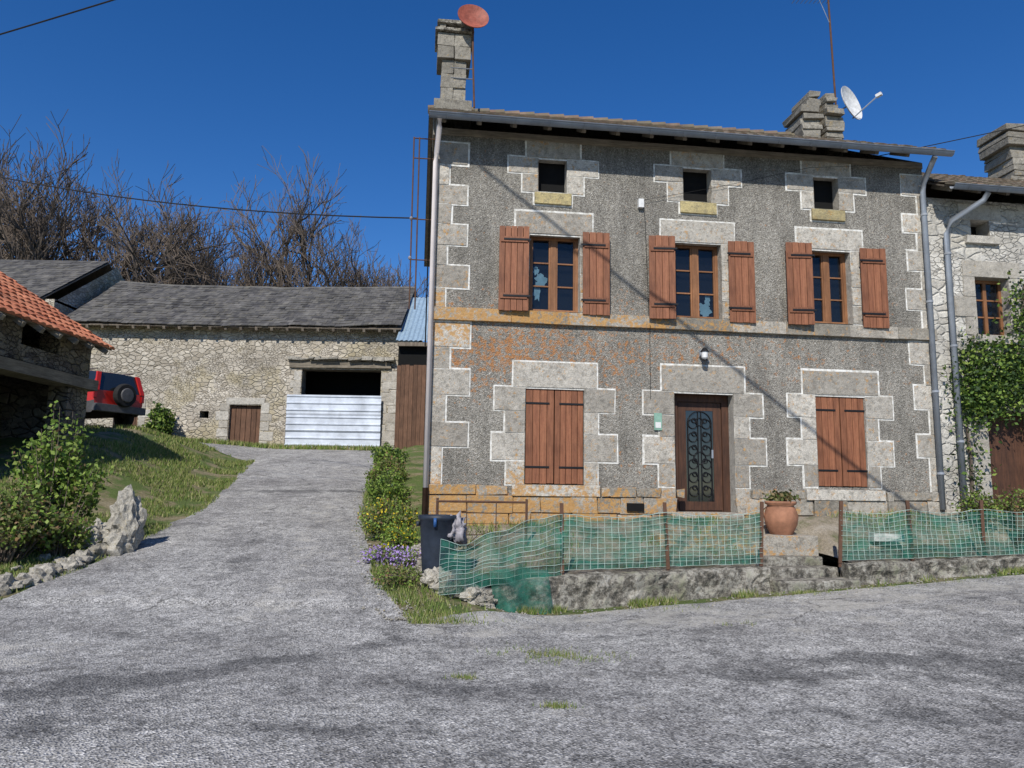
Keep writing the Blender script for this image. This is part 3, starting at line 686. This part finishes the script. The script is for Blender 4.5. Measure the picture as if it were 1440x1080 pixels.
sh.build('corrugated_metal_barrier',barn)
br2=MB(); 
def bsag(u,v): return -.12*math.sin(math.pi*min(1,max(0,u/12.9)))+.07*mn.noise(Vector((u*.6,v*.6,1)))
vd=Vector((0,4.0,10.50-7.86)); tiles(br2,(-17.6,Yb-.5,7.86),(1,0,0),vd,13.25,vd.length,.26,.26,.025,'slate',bsag,over=1.6,jit=.014)
slab(br2,(-17.6,Yb-.48,7.70),(-4.35,Yb-.48,7.70),(-4.35,32.5,10.32),(-17.6,32.5,10.32),.04,'owood'); slab(br2,(-17.6,36.5,7.80),(-4.35,36.5,7.80),(-4.35,32.5,10.32),(-17.6,32.5,10.32),.04,'slate')
br2.tube([(-17.6+i*.66,32.5,10.44+bsag(i*.66,4.4)) for i in range(21)],.09,'slate',6)
x=-17.2
while x<-4.5: br2.obox((x,Yb-.2,7.80),Vector((.05,0,0)),Vector((0,.27,.18)),Vector((0,-.02,.05)),'owood'); x+=.6
br2.build('slate_roof',barn)
bl=empty('stone_barn')
b3=MB(); b3.box(-30,-18.0,28.6,36.6,2,8.7,'rub'); b3.add([(-18.0,28.6,8.6),(-18.0,36.6,8.6),(-18.0,32.9,11.3)],[(0,1,2)],'rub'); b3.box(-18.0,-17.3,29.05,35.9,2,7.9,'rub'); b3.build('walls',bl)
b4=MB(); vd=Vector((0,4.8,11.57-8.55)); tiles(b4,(-30,28.1,8.55),(1,0,0),vd,11.6,vd.length,.3,.28,.02,'slate',over=1.5,jit=.012)
slab(b4,(-30,28.12,8.5),(-18.4,28.12,8.5),(-18.4,32.9,11.5),(-30,32.9,11.5),.05,'owood');slab(b4,(-30,37.7,8.5),(-18.4,37.7,8.5),(-18.4,32.9,11.5),(-30,32.9,11.5),.05,'slate')
b4.build('slate_roof',bl)
lt=empty('wooden_shed')
l=MB(); x=-4.42
while x<-1.2: l.box(x,x+.15,28.3,28.34,2.7,6.25+U(-.03,.03),'bwood'); x+=.16
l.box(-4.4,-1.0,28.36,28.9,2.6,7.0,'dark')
l.build('plank_wall',lt)
l=MB(); V=[];nn=60
for i in range(nn+1): x=-4.46+i*.06; zz=.025*math.sin(i*2.1); V.append((x,28.0,7.15+zz)); V.append((x,31.5,9.75+zz))
l.add(V,[(2*i,2*i+2,2*i+3,2*i+1) for i in range(nn)],'bsheet'); l.box(-4.4,-1,28.05,28.2,6.95,7.1,'owood'); l.build('sheet_roof',lt)
# ------------------------------------------------------------------ outbuilding left
ob=empty('stone_outbuilding')
o=MB(); wx=-10.3
for (y0_,y1_,z0_,z1_) in((17.2,18,1.0,4.1),(12.5,13.4,0,4.1),(14.3,14.75,0,4.1)): o.box(wx-.45,wx,y0_,y1_,z0_,z1_,'rubD')
o.box(wx-.45,wx,12.5,18,4.11,4.45,'rubD'); o.box(wx-.45,wx,12.5,15.4,4.46,4.95,'rubD'); o.box(wx-.45,wx,16.7,18,4.46,4.95,'rubD')
o.box(-15.8,wx-.46,17.6,18,1,4.95,'rubD'); o.add([(-15.8,18,4.94),(wx,18,4.94),(-13.05,18,6.75)],[(0,1,2)],'rubD')
o.box(-15.8,wx-.46,12.5,12.9,0,4.95,'rubD'); o.add([(-15.8,12.5,4.94),(wx,12.5,4.94),(-13.05,12.5,6.75)],[(0,1,2)],'rubD'); o.box(-15.8,-15.4,12.91,17.59,0,4.95,'rubD')
o.build('walls',ob)
o=MB(); o.box(wx-.3,wx+.14,12.4,18.2,3.80,4.06,'beam',j=.02)
for i in range(9): o.obox((wx+.1,12.8+i*.62,4.98),Vector((.4,0,-.27)),Vector((0,.05,0)),Vector((.03,0,.045)),'beam')
o.build('beams',ob)
o=MB(); vd=Vector((-3.15,0,6.85-4.86)); tiles(o,(-9.88,12.2,4.86),(0,1,0),vd,6.0,vd.length,.25,.33,.04,'rtile',flute=.03)
vd2=Vector((3.15,0,6.85-4.86)); tiles(o,(-16.18,12.2,4.86),(0,1,0),vd2,6.0,vd2.length,.25,.33,.04,'rtile')
slab(o,(-9.9,12.22,4.85),(-9.9,18.18,4.85),(-13.03,18.18,6.83),(-13.03,12.22,6.83),.03,'owood'); slab(o,(-16.16,12.22,4.85),(-16.16,18.18,4.85),(-13.03,18.18,6.83),(-13.03,12.22,6.83),.03,'owood')
o.tube([(-13.03,12.2,6.88),(-13.03,18.2,6.88)],.11,'rtile',8)
o.build('tile_roof',ob)
# ------------------------------------------------------------------ car
cz=H(-13.6,23.2); car=empty('parked_car',(-13.65,23.3,cz),math.atan2(-.42,.90))
cb=MB()
S=[(-1.95,.55,.80,.80,.62,.62),(-1.85,.36,.86,.88,.78,.74),(-1.0,.36,.96,.98,.84,.78),(-.75,.36,.98,1.02,.84,.78),(-.25,.36,1.0,1.58,.85,.66),(.3,.36,1.0,1.66,.85,.67),(1.2,.36,1.02,1.66,.85,.67),(1.80,.36,1.02,1.58,.84,.66),(1.95,.45,1.0,1.02,.82,.78)]
V=[]
for x,zb,zm,zt,w,wt in S: V+=[(x,-w*.94,zb),(x,-w,(zb+zm)/2),(x,-w,zm),(x,-wt,zt),(x,0,zt+.03),(x,wt,zt),(x,w,zm),(x,w,(zb+zm)/2),(x,w*.94,zb)]
for i in range(len(S)-1):
    for q in range(8):
        A=i*9+q; k='carred'
        if q in(2,5) and i in(4,5,6): k='cglass'
        if q in(2,3,4,5) and i==3: k='cglass'
        if q in (0,7): k='cargrey'
        if q in(3,4) and i==7: k='cglass'
        cb.add([V[A],V[A+1],V[A+10],V[A+9]],[(0,1,2,3)],k)
cb.add(V[:9],[tuple(range(9))],'carred'); cb.add(V[-9:],[tuple(range(9))],'carred')
for s in(-1,1):
    for xx in(.28,1.25): cb.obox((xx,s*.762,1.33),Vector((.04,0,0)),Vector((0,.012,0)),Vector((0,-s*.09,.31)),'carred')
    cb.obox((1.90,s*.71,1.30),Vector((.03,0,0)),Vector((0,.07,0)),Vector((-.07,-s*.06,.29)),'carred')
    for xx in(-1.2,1.2):
        cb.lathe((xx,s*.80,.35),[(.20,-.11),(.33,-.11),(.36,-.07),(.36,.07),(.33,.11),(.20,.11),(0.001,.09)],'tyre',20,Matrix.Rotation(math.pi/2*-s,3,'X'))
        cb.lathe((xx,s*.90,.35),[(.21,.0),(.18,.02),(.05,.03),(.001,.03)],'alloy',16,Matrix.Rotation(math.pi/2*-s,3,'X'))
        for q in range(8):
            t=math.pi*q/8; t2=math.pi*(q+1)/8
            cb.add([(xx+.37*math.cos(t),s*.86,.36+.37*math.sin(t)),(xx+.37*math.cos(t2),s*.86,.36+.37*math.sin(t2)),(xx+.46*math.cos(t2),s*.88,.36+.46*math.sin(t2)),(xx+.46*math.cos(t),s*.88,.36+.46*math.sin(t))],[(0,1,2,3)],'cargrey')
    cb.box(1.93,1.99,s*.80-.06,s*.80+.04,.78,1.05,'lred'); cb.tube([(-.2,s*.6,1.68),(1.7,s*.6,1.70)],.02,'cargrey',6)
cb.box(1.90,2.10,-.84,.84,.40,.62,'cargrey'); cb.box(-2.05,-1.88,-.8,.8,.40,.62,'cargrey')
cb.lathe((2.12,.05,.93),[(.12,-.10),(.33,-.10),(.36,-.05),(.36,.05),(.33,.10),(.2,.10),(.001,.12)],'tyre',24,Matrix.Rotation(math.pi/2,3,'Y'))
cb.lathe((2.23,.05,.93),[(.22,0),(.20,.03),(.001,.04)],'cargrey',20,Matrix.Rotation(math.pi/2,3,'Y'))
cb.build('body',car,bevel=.02)
# ------------------------------------------------------------------ garden wall
def roughwall(name,x0,x1,zt,zb,th=.34,fn=fence_y):
    mb=MB(); n=int((x1-x0)/.06); V=[]
    prof=[(-th/2,0),(-th/2-.02,.12),(-th/2-.02,.25),(-th/2,.4),(-th/2+.01,.55),(-th/2,.7),(-th/2,.82),(-th/2+.01,.95),(-th/2+.06,1.0),(0,1.02),(th/2-.04,1.0),(th/2,.93),(th/2,0)]
    for i in range(n+1):
        x=x0+(x1-x0)*i/n
        for a,t in prof:
            z=lerp(zb(x),zt(x)+.04*nz(x,0,3)+.02*nz(x,a,11),t); dd=.07*nz(x*1.0,z,3,4)+.04*nz(x,z*1.5,9,1)
            y=fn(x)+a+dd; V.append((x+.03*nz(x,z,5,7),y,z+.015*nz(x,a*9,7,2)))
    m_=len(prof); F=[(i*m_+q,i*m_+q+1,(i+1)*m_+q+1,(i+1)*m_+q) for i in range(n) for q in range(m_-1)]+[tuple(range(m_)),tuple(range(n*m_,(n+1)*m_))]
    mb.add(V,F,'conc'); return mb.build(name)
roughwall('garden_wall',-.35,3.72,lambda x:interp(x,[(-.35,.32),(.5,.47),(4,.55)]),lambda x:H(x,fence_y(x)-.2)-.1)
roughwall('garden_wall',5.05,15,lambda x:.49+.017*x,lambda x:H(x,fence_y(x)-.2)-.1)
gs=MB()
w1=Vector((1,.3,0)).normalized(); w2=Vector((-.3,1,0)).normalized()
for x,dy,z0,z1,hw,hd in((4.42,-.10,.0,.36,.70,.20),(4.40,.27,.1,.50,.66,.18),(4.38,.66,.2,.63,.68,.22)):
    cc=Vector((x,fence_y(x),0))+w2*dy; gs.obox((cc.x,cc.y,(z0+z1)/2),w1*hw,w2*hd,Vector((0,0,(z1-z0)/2)),'conc')
gs.build('garden_steps',bevel=.03)
def fpt(x,z,o=0): return Vector((x,fence_y(x)+o,z))
for (xs_,name) in(([.70,2.19,3.67],'green_mesh_fence'),([5.0,6.25,7.65,9.2,11.0],'green_mesh_fence')):
    fe=empty(name)
    p=MB()
    for x in xs_:
        zb=.45+.017*x; tl_=U(-.03,.03); p.obox(fpt(x,zb+.47),Vector((.018,0,0)),Vector((0,.018,0)),Vector((tl_,0,.49)),'rust')
        p.obox(fpt(x,zb+.5,-.025),Vector((.026,0,0)),Vector((0,.004,0)),Vector((tl_,0,.46)),'rust')
    p.build('posts',fe)
    s_=MB(); wv=MB()
    for a,b in zip(xs_,xs_[1:]):
        def T(x,a=a,b=b):
            t=(x-a)/(b-a); return .47+.017*x+.80-.06*math.sin(math.pi*t)+.02*nz(x,0,4)
        def B(x): return .47+.017*x+.06
        def O(x,z): return .07*mn.noise(Vector((x*2,z*2,3)))+.03*mn.noise(Vector((x*6,z*3,3)))-.03
        n=40;rws=10;V=[]
        for i in range(n+1):
            x=lerp(a,b,i/n)
            for j in range(rws+1): z=lerp(B(x),T(x)-.02-.05*abs(nz(x,1,2.2)),j/rws); V.append(fpt(x,z,O(x,z)+.012))
        s_.add(V,[(i*(rws+1)+j,i*(rws+1)+j+1,(i+1)*(rws+1)+j+1,(i+1)*(rws+1)+j) for i in range(n) for j in range(rws)],'net')
        nl=10
        for j in range(nl+1):
            wv.tube([fpt(lerp(a,b,i/14),lerp(B(lerp(a,b,i/14)),T(lerp(a,b,i/14)),j/nl)+.012*nz(i*.7,j,1.3,a),O(lerp(a,b,i/14),lerp(B(a),T(lerp(a,b,i/14)),j/nl))-.008) for i in range(15)],.0032 if j<nl else .005,'wire',3)
        nv=int((b-a)/.095)
        for i in range(1,nv):
            x=lerp(a,b,i/nv); wv.tube([fpt(x+.014*nz(i*.5,j,1.1,a),lerp(B(x),T(x),j/5),O(x,lerp(B(x),T(x),j/5))-.008) for j in range(6)],.0028,'wire',3)
    s_.build('windbreak_sheet',fe,smooth=True); wv.build('mesh_strands',fe)
tn=empty('torn_green_net'); s_=MB(); wv=MB()
def tp(i,j):
    x=lerp(.70,-.86,i); zt=lerp(1.25,.95,sm(i*1.2)); zb=lerp(.5,.28,i); z=lerp(zt,zb,j)
    return Vector((x,fence_y(x)-.05-.18*i+.12*mn.noise(Vector((x*4,z*3,1))),z+.12*mn.noise(Vector((x*2.5,j*2,5)))))
n=30;r_=12
s_.add([tp(i/n,j/r_) for i in range(n+1) for j in range(r_+1)],[(i*(r_+1)+j,i*(r_+1)+j+1,(i+1)*(r_+1)+j+1,(i+1)*(r_+1)+j) for i in range(n) for j in range(r_)],'net')
def tq(i,j):
    x=lerp(.5,-.25,i)+.08*j; z=lerp(.62-.1*abs(i-.5),lerp(.02,.06,i),j); return Vector((x,fence_y(x)-.27-.05*j-.06*math.sin(i*11)*(.4+j),z))
s_.add([tq(i/n,j/r_) for i in range(n+1) for j in range(r_+1)],[(i*(r_+1)+j,i*(r_+1)+j+1,(i+1)*(r_+1)+j+1,(i+1)*(r_+1)+j) for i in range(n) for j in range(r_)],'net')
for j in range(11): wv.tube([tp(i/20,j/10)+Vector((0,-.01,0)) for i in range(21)],.003,'wire',3)
for i in range(16): wv.tube([tp(i/15,j/6)+Vector((0,-.01,0)) for j in range(7)],.003,'wire',3)
s_.build('windbreak_sheet',tn,smooth=True); wv.build('mesh_strands',tn)
gf=MB(); P=[(-1.1,11.4,.75),(.25,11.5,.75),(.25,11.5,1.40),(-1.1,11.4,1.40)]
for a,b in zip(P,P[1:]+P[:1]): gf.tube([a,b],.02,'rust',6)
for t in(.33,.66): gf.tube([(lerp(-1.1,.25,t),11.45,.75),(lerp(-1.1,.25,t),11.45,1.4)],.008,'rust',5)
for t in(.25,.5,.75): gf.tube([(-1.1,11.4,lerp(.75,1.4,t)),(.25,11.5,lerp(.75,1.4,t))],.004,'rust',4)
for xx in(-1.1,.25): gf.tube([(xx,11.45,.3),(xx,11.45,1.45)],.022,'rust',6)
gf.build('rusty_metal_gate')
bn=MB(); bz=H(-.98,10.45)-.02
bn.lathe((-.98,10.45,bz),[(.001,.02),(.19,.0),(.20,.03),(.235,.5),(.26,.86),(.285,.88),(.285,.93),(.25,.93),(.24,.88),(.22,.6)],'blue',24)
bn.lathe((-.98,10.45,bz),[(.0,.70),(.232,.70)],'dark',24)
bn.box(-1.02,-.98,10.150,10.175,bz+.78,bz+.90,'blue2'); bn.box(-1.28,-1.24,10.4,10.5,bz+.78,bz+.84,'blue');bn.box(-.72,-.68,10.4,10.5,bz+.78,bz+.84,'blue')
bn.rock((-.76,10.42,bz+.72),(.15,.15,.20),'bag',4,.7,3)
bn.build('rubbish_bin',smooth=True)
pt=MB(); pz=.90; px,py=4.42,12.35
pt.lathe((px,py,pz),[(.001,0),(.15,0),(.17,.03),(.25,.2),(.27,.33),(.23,.46),(.20,.5),(.25,.53),(.25,.57),(.21,.57),(.18,.5),(.001,.48)],'terra',28)
pt.tube([(px-.2,py,pz+.5),(px-.3,py,pz+.42),(px-.26,py,pz+.3)],.018,'terra',6)
pt.build('terracotta_pot',smooth=True)
pp=MB()
for _ in range(260): pp.leaf((px+random.gauss(0,.11),py+random.gauss(0,.11),pz+.59+abs(random.gauss(0,.06))),.08,'leafB')
pp.build('pot_plant')
tb=MB(); tb.box(5.9,6.4,12.3,12.5,.85,.98,'wplast',j=.005); tb.box(5.93,6.37,12.33,12.47,.981,.985,'terr'); tb.build('white_planter_box',bevel=.01)
pl=MB()
pl.box(8.6,11.5,12.9,12.94,1.05,1.32,'rust'); pl.box(8.6,8.66,12.88,12.96,.7,1.35,'rust'); pl.box(11.4,11.46,12.88,12.96,.7,1.35,'rust'); pl.build('low_rail')
# rocks
rk=MB()
kp=[(-7.4,8.65),(-7.15,8.75),(-6.9,8.85),(-6.65,9.0),(-6.45,9.2),(-6.35,9.45),(-6.3,9.7),(-6.25,9.95),(-6.2,10.2),(-6.2,10.45),(-6.17,10.7),(-6.15,10.95),(-6.2,11.2),(-6.2,11.45)]
for x,y in kp:
    rk.rock((x+U(-.04,.04),y,H(x,y)+.03),(U(.13,.18),U(.15,.2),U(.09,.15)),'rock',3,.6,2)
for q in range(26):
    yy=U(8.8,11.6); xx=(-6.3 if yy>9.4 else -6.6-(9.4-yy)*1.2)-U(-.12,.5); rk.rock((xx,yy,H(xx,yy)+.01),(U(.04,.12),U(.04,.12),U(.03,.07)),'rock',2,.6)
rk.build('kerb_stones')
rk=MB(); hz=H(-6.45,11.9); rk.rock((-6.0,11.85,hz+.40),(.24,.22,.44),'rock',4,.6,1.6); rk.rock((-6.4,11.8,hz+.15),(.28,.22,.26),'rock',4,.5,2); rk.rock((-5.95,11.6,hz+.1),(.2,.2,.2),'rock',3,.5); rk.rock((-6.7,12.1,hz+.12),(.25,.2,.2),'rock',3,.5); rk.rock((-6.9,11.7,hz+.08),(.3,.2,.16),'rock',3,.5)
rk.build('standing_boulder')
rk=MB()
for x,y,s in((-.72,9.92,.24),(-.45,9.72,.17),(-.95,10.15,.2),(-1.15,10.8,.17),(-1.3,11.3,.15),(-.3,9.66,.12)): rk.rock((x,y,H(x,y)+s*.4),(s,s*.8,s*.75),'rock',4,.6,2)
rk.build('wall_end_rocks')
rk=MB()
for q in range(420):
    x=U(-1.5,12); y=fence_y(x)-.3-abs(random.gauss(0,.35)) if x>-.3 else 9.3-abs(random.gauss(0,.3)); s=U(.006,.02); rk.rock((x,y,H(x,y)+.022),(s,s,s*.7),'rock',1,.5)
for q in range(260):
    y=8.6+10*R()**1.5; x=Redge(y)+random.gauss(-.05,.15); s=U(.008,.025); rk.rock((x,y,H(x,y)+.03),(s,s,s*.7),'rock',1,.5)
rk.build('loose_gravel')
# ------------------------------------------------------------------ vegetation
def grassmesh(name,pts,h=(.05,.12),w=.012,k='grass'):
    mb=MB()
    for x,y,z,s in pts:
        a=U(0,6.28); hh=U(*h)*s; lx,ly=U(-.5,.5)*hh,U(-.5,.5)*hh; ww=w*s
        mb.add([(x-ww*math.cos(a),y-ww*math.sin(a),z),(x+ww*math.cos(a),y+ww*math.sin(a),z),(x+lx,y+ly,z+hh)],[(0,1,2)],k)
    return mb.build(name)
pts=[]
while len(pts)<38000:
    y=8.6+19.8*R()**1.3; l=Ledge(y); x=l-abs(random.gauss(0,3.2))+.08
    if x<-18 or (x<-10.1 and y<18.2): continue
    if nz(x,y,.8,2)+.5*nz(x,y,2.5,6)<-.2+.25*R(): continue
    s=1+(y-10)*.05; pts.append((x,y,H(x,y)-.005,s))
grassmesh('lawn_grass',pts,(.03,.085),.010)
pts=[]
for _ in range(9000):
    y=8.5+19*R()**1.5; x=Redge(y)+abs(random.gauss(0,.35))-.04
    if x>-.75 and y>9.7: continue
    if nz(x,y,1.5,5)<-.1: continue
    pts.append((x,y,H(x,y)-.005,1+(y-10)*.04))
for _ in range(7000):
    x=U(-1.1,12); 
    if nz(x,0,1.3,4)<0+.2*R() or 3.75<x<5.0: continue
    y=fence_y(x)-.22-abs(random.gauss(0,.10)); pts.append((x,y,H(x,y),1.))
for cx,cy,n,s in((.55,7.35,700,.26),(.25,7.5,300,.2),(-.38,6.55,160,.06),(.38,5.75,180,.06),(2.6,8.7,100,.12),(4.1,10.75,500,.22),(5.3,11.05,250,.3),(3.4,10.6,200,.2),(2.0,9.9,200,.3),(6.5,11.4,200,.3)):
    for _ in range(n):
        x=random.gauss(cx,s);y=random.gauss(cy,s*.5)
        if nz(x,y,6,3)<-.1: continue
        pts.append((x,y,H(x,y)+.015,.45))
grassmesh('verge_grass',pts,(.04,.13),.009)
pts=[]
for _ in range(9000):
    x=U(-1,12); t=R(); y=lerp(fence_y(x)+.2,facy(x)-.1,t)
    if 3.6<x<5.6 or nz(x,y,1,8)<0: continue
    v=tfn((x+1)/16,t); pts.append((x,y,v[2],.9))
grassmesh('terrace_grass',pts,(.04,.14),.01)
pts=[]
for _ in range(2500):
    x=U(-14,-4.6); pts.append((x,28.85-abs(random.gauss(0,.25)),H(x,28.8),2.2))
grassmesh('barn_grass',pts,(.06,.12),.012)
def shrub(name,c,rad,h,stems,nl,ls,k,k2=None,f2=0,upr=.6,seed=1,stemk='twig'):
    random.seed(seed); mb=MB(); c=Vector(c)
    per=nl//stems
    for s in range(stems):
        a=U(0,6.28); rr=math.sqrt(R()); tip=c+Vector((math.cos(a)*rad[0]*rr,math.sin(a)*rad[1]*rr,h*(1-.45*rr*rr)*U(.55,1.1)))
        b=c+Vector((math.cos(a)*rad[0]*rr*.35,math.sin(a)*rad[1]*rr*.35,-.05)); mid=(b+tip)/2+Vector((U(-.1,.1),U(-.1,.1),.08))
        mb.tube([b,mid,tip],[.012,.008,.003],stemk,3)
        for _ in range(per):
            t=U(upr*.3,1)**.6; p=b.lerp(tip,t)+Vector((random.gauss(0,.07),random.gauss(0,.07),random.gauss(0,.05)))
            mb.leaf(p,ls*U(.6,1.3),k2 if R()<f2 else k)
    return mb.build(name)
shrub('leafy_shrub',(-7.2,11.9,H(-7.2,11.9)),(.72,.6),2.1,75,3800,.085,'leafA','leafB',.15,seed=3,upr=1)
shrub('leafy_shrub',(-6.7,11.4,H(-6.7,11.4)),(.40,.4),.75,40,1500,.07,'leafA','leafB',.4,seed=13)
shrub('hydrangea_shrub',(-7.3,10.9,H(-7.3,10.9)),(.85,.6),1.1,120,4400,.075,'leafB','leafA',.35,seed=4,upr=1.4)
shrub('flowering_shrub',(-2.1,13.3,H(-2.1,13.3)),(.45,1.3),.60,90,4600,.05,'leafA','leafB',.4,seed=5)
shrub('flowering_shrub',(-2.1,13.2,H(-2.1,13.2)),(.48,1.3),.66,60,800,.045,'yel','leafA',.4,seed=15)
shrub('flowering_shrub',(-2.5,15.6,H(-2.5,15.6)),(.4,1.4),.75,70,4500,.055,'leafA','leafD',.3,seed=6)
shrub('flowering_shrub',(-3.0,18.5,H(-3.0,18.5)),(.4,1.6),.75,60,3500,.07,'leafB','leafA',.5,seed=26)
shrub('flowering_shrub',(-3.6,22.5,H(-3.6,22.5)),(.4,2.2),.7,60,3200,.09,'leafA','leafD',.4,seed=27)
shrub('low_weeds',(-1.75,12.0,H(-1.75,12.0)),(.32,.7),.35,60,2400,.045,'leafA','yel',.10,seed=16)
shrub('low_weeds',(-1.5,10.2,H(-1.5,10.2)),(.3,.6),.22,50,1500,.04,'leafB','leafA',.4,seed=18)
shrub('mauve_flowers',(-1.75,11.35,H(-1.75,11.35)),(.40,.35),.22,50,1700,.04,'pur','leafA',.3,seed=7)
shrub('mauve_flowers',(-1.35,11.0,H(-1.35,11.0)),(.3,.25),.2,40,1000,.035,'pur','leafA',.5,seed=17)
shrub('green_shrub',(-13.3,28.3,H(-13.3,28.3)),(.5,.4),1.6,40,3500,.13,'leafD','leafA',.5,seed=8)
shrub('green_shrub',(-13.9,28.2,H(-13.9,28.2)),(.4,.3),.5,20,800,.12,'leafA',seed=9)
shrub('garden_shrub',(9.3,13.2,1.1),(.8,.4),.75,60,3000,.06,'leafB','leafA',.4,seed=10)
shrub('garden_shrub',(8.2,13.2,1.1),(.3,.3),.7,30,1200,.06,'leafA','leafB',.4,seed=11)
random.seed(21); vi=MB(); R7=Matrix.Rotation(math.radians(7),3,'Z'); o0=Vector((-1.40,12.61,0))
def fl(u,y,z): return o0+R7@Vector((u,y,z))
def vine(path,n,sz=.05,r0=.035):
    P=[fl(u,.06,z) for u,z in path]; vi.tube(P,[r0*(1-.7*i/len(P)) for i in range(len(P))],'twig',5)
    for _ in range(n):
        i=random.randrange(len(P)-1); p=P[i].lerp(P[i+1],R()); d=random.gauss(0,.20); 
        q=p+Vector((d,-abs(random.gauss(0,.09)),random.gauss(0,.20)-.06)); vi.leaf(q,U(.05,.105),'leafD' if R()<.6 else 'leafA')
vine([(9.98,1.2),(10.02,2.2),(9.98,2.9),(10.12,3.5)],350)
vine([(10.0,3.3),(10.3,3.75),(10.9,3.95),(11.6,3.9),(12.4,4.05),(13.2,3.9)],3000)
vine([(10.0,3.5),(10.15,4.0),(10.25,4.35),(10.6,4.3),(11.2,4.3)],1300)
vine([(10.1,3.3),(10.5,3.45),(11.2,3.45),(11.9,3.6)],1700)
vine([(11.0,3.9),(11.28,4.7),(11.32,5.2),(11.4,5.7)],800)
vine([(11.3,4.2),(11.7,4.9),(12.1,5.1),(12.6,5.3)],900)
vi.build('climbing_vine')
# trees
def tree(seed,h,spread=1.0):
    random.seed(seed); mb=MB()
    def br(p,d,L,r,lv):
        n=4 if lv<3 else 3 if lv<4 else 2; path=[p];dd=d.copy()
        for i in range(n):
            dd=(dd+Vector((U(-1,1),U(-1,1),U(-.6,1)))*(.15 if lv<2 else .26)+Vector((0,0,.06))).normalized(); path.append(path[-1]+dd*L/n)
        rs=[max(r*(1-.55*i/n),.0105) for i in range(n+1)]
        mb.tube(path,rs,'bark' if lv<3 else 'twig',6 if lv<2 else 3,cap=False)
        if lv>=5: return
        nc=[8,6,4,4,3][lv]
        for c_ in range(nc):
            t=U(.4,1) if lv else U(.34,1); i=min(int(t*n),n-1); q=path[i].lerp(path[i+1],t*n-i)
            az_=U(0,6.28); side=dd.cross(Vector((math.cos(az_),math.sin(az_),.3))).normalized()
            nd_=(dd*U(.6,1.1)+side*U(.5,1.0)*spread+Vector((0,0,.2))).normalized()
            br(q,nd_,L*U(.50,.74),r*U(.44,.62),lv+1)
    br(Vector((0,0,-.3)),Vector((0,0,1)),h*.50,h*.021,0)
    o=mb.build('bare_tree'); sc.collection.objects.unlink(o); return o.data
tm=[tree(11,10),tree(22,10,1.15),tree(33,10,.9),tree(44,10,1.0)]
tl=[(-35.5,47,1.42,0,1),(-31.5,43,1.32,1,2),(-27.6,45,1.46,2,3),(-24.6,47,1.42,3,4),(-21.4,45,1.28,1,5),(-30,53,1.3,3,6),(-38,50,1.5,2,0),
(-17.2,45,1.12,2,1),(-14.6,46,1.22,0,2),(-12.2,45,1.16,3,3),(-10.3,47,1.02,2,0),(-7.4,45,.84,0,5)]
for x,y,s,i,r in tl:
    o=bpy.data.objects.new('bare_tree',tm[i]); o.location=(x,y,H(x,y)); o.scale=(s*1.12,s*1.12,s*1.19); o.rotation_euler=(0,0,r); sc.collection.objects.link(o)
random.seed(5); iv=MB()
for cx,cy,z0,z1,rr in((-21.4,44.8,8,13.5,.8),(-31.5,43,8,12.0,.5),(-24.6,47,9,12.5,.4),(-12.2,45,8,11,.3)):
    for _ in range(1500):
        z=U(z0,z1); a=U(0,6.28); r=rr*(.2+.8*R())*(1+.9*mn.noise(Vector((z,a,cx)))); iv.leaf((cx+r*math.cos(a),cy+r*math.sin(a),z),.26,'leafD')
iv.build('ivy')
# ------------------------------------------------------------------ overhead cables
def cat(a,b,sag,n=30):
    a=Vector(a);b=Vector(b); return [a.lerp(b,i/n)-Vector((0,0,sag*4*(i/n)*(1-i/n))) for i in range(n+1)]
cb_=MB(); cb_.tube(cat((-24,20.3,13.2),(-1.75,12.85,6.38),1.0),.014,'cable',5); cb_.build('overhead_cable')
cb_=MB(); cb_.tube(cat((-16,12.5,7.4),(2,11,12.6),.25),.014,'cable',5); cb_.build('overhead_cable')
cb_=MB(); cb_.tube(cat((6.8,14.4,8.3),(26,14,13.6),.3),.010,'cable',5); cb_.build('overhead_cable')
P1=Vector((-.41,12.73,7.15))+to*9.5; P2=Vector((2.82,13.13,4.7))+to*9.5; dd=P2-P1
cb_=MB(); cb_.tube([P1-dd*3,P1,P2,P2+dd*1.6],.028,'cable',5); cb_.build('overhead_cable')
# ------------------------------------------------------------------ light, sky, camera
sl=bpy.data.lights.new('sun','SUN'); sl.energy=5; sl.angle=math.radians(.5); sl.color=(1,.955,.88)
so=bpy.data.objects.new('sun',sl); so.rotation_euler=to.to_track_quat('Z','Y').to_euler(); so.location=(0,0,40); sc.collection.objects.link(so)
w=bpy.data.worlds.new("World"); sc.world=w; w.use_nodes=True; nt=w.node_tree
sk=nt.nodes.new('ShaderNodeTexSky'); sk.sky_type='NISHITA'; sk.sun_disc=False; sk.sun_elevation=el; sk.sun_rotation=math.atan2(to.x,to.y)
sk.air_density=1.0; sk.dust_density=0.1; sk.ozone_density=4.0; sk.altitude=600
hs=nt.nodes.new('ShaderNodeHueSaturation'); hs.inputs['Saturation'].default_value=1.3; hs.inputs['Hue'].default_value=.51
nt.links.new(sk.outputs[0],hs.inputs['Color']); nt.links.new(hs.outputs[0],nt.nodes['Background'].inputs[0]); nt.nodes['Background'].inputs[1].default_value=.12
cd=bpy.data.cameras.new('camera'); cd.sensor_width=36; cd.lens=26.25; cd.clip_end=2000
co=bpy.data.objects.new('camera',cd); co.matrix_world=Matrix.Translation((0,0,1.6))@Matrix.Rotation(math.radians(98),4,'X')@Matrix.Rotation(.0157,4,'Z'); sc.collection.objects.link(co); sc.camera=co
sc.view_settings.view_transform='Standard'; sc.view_settings.look='None'; sc.view_settings.exposure=0
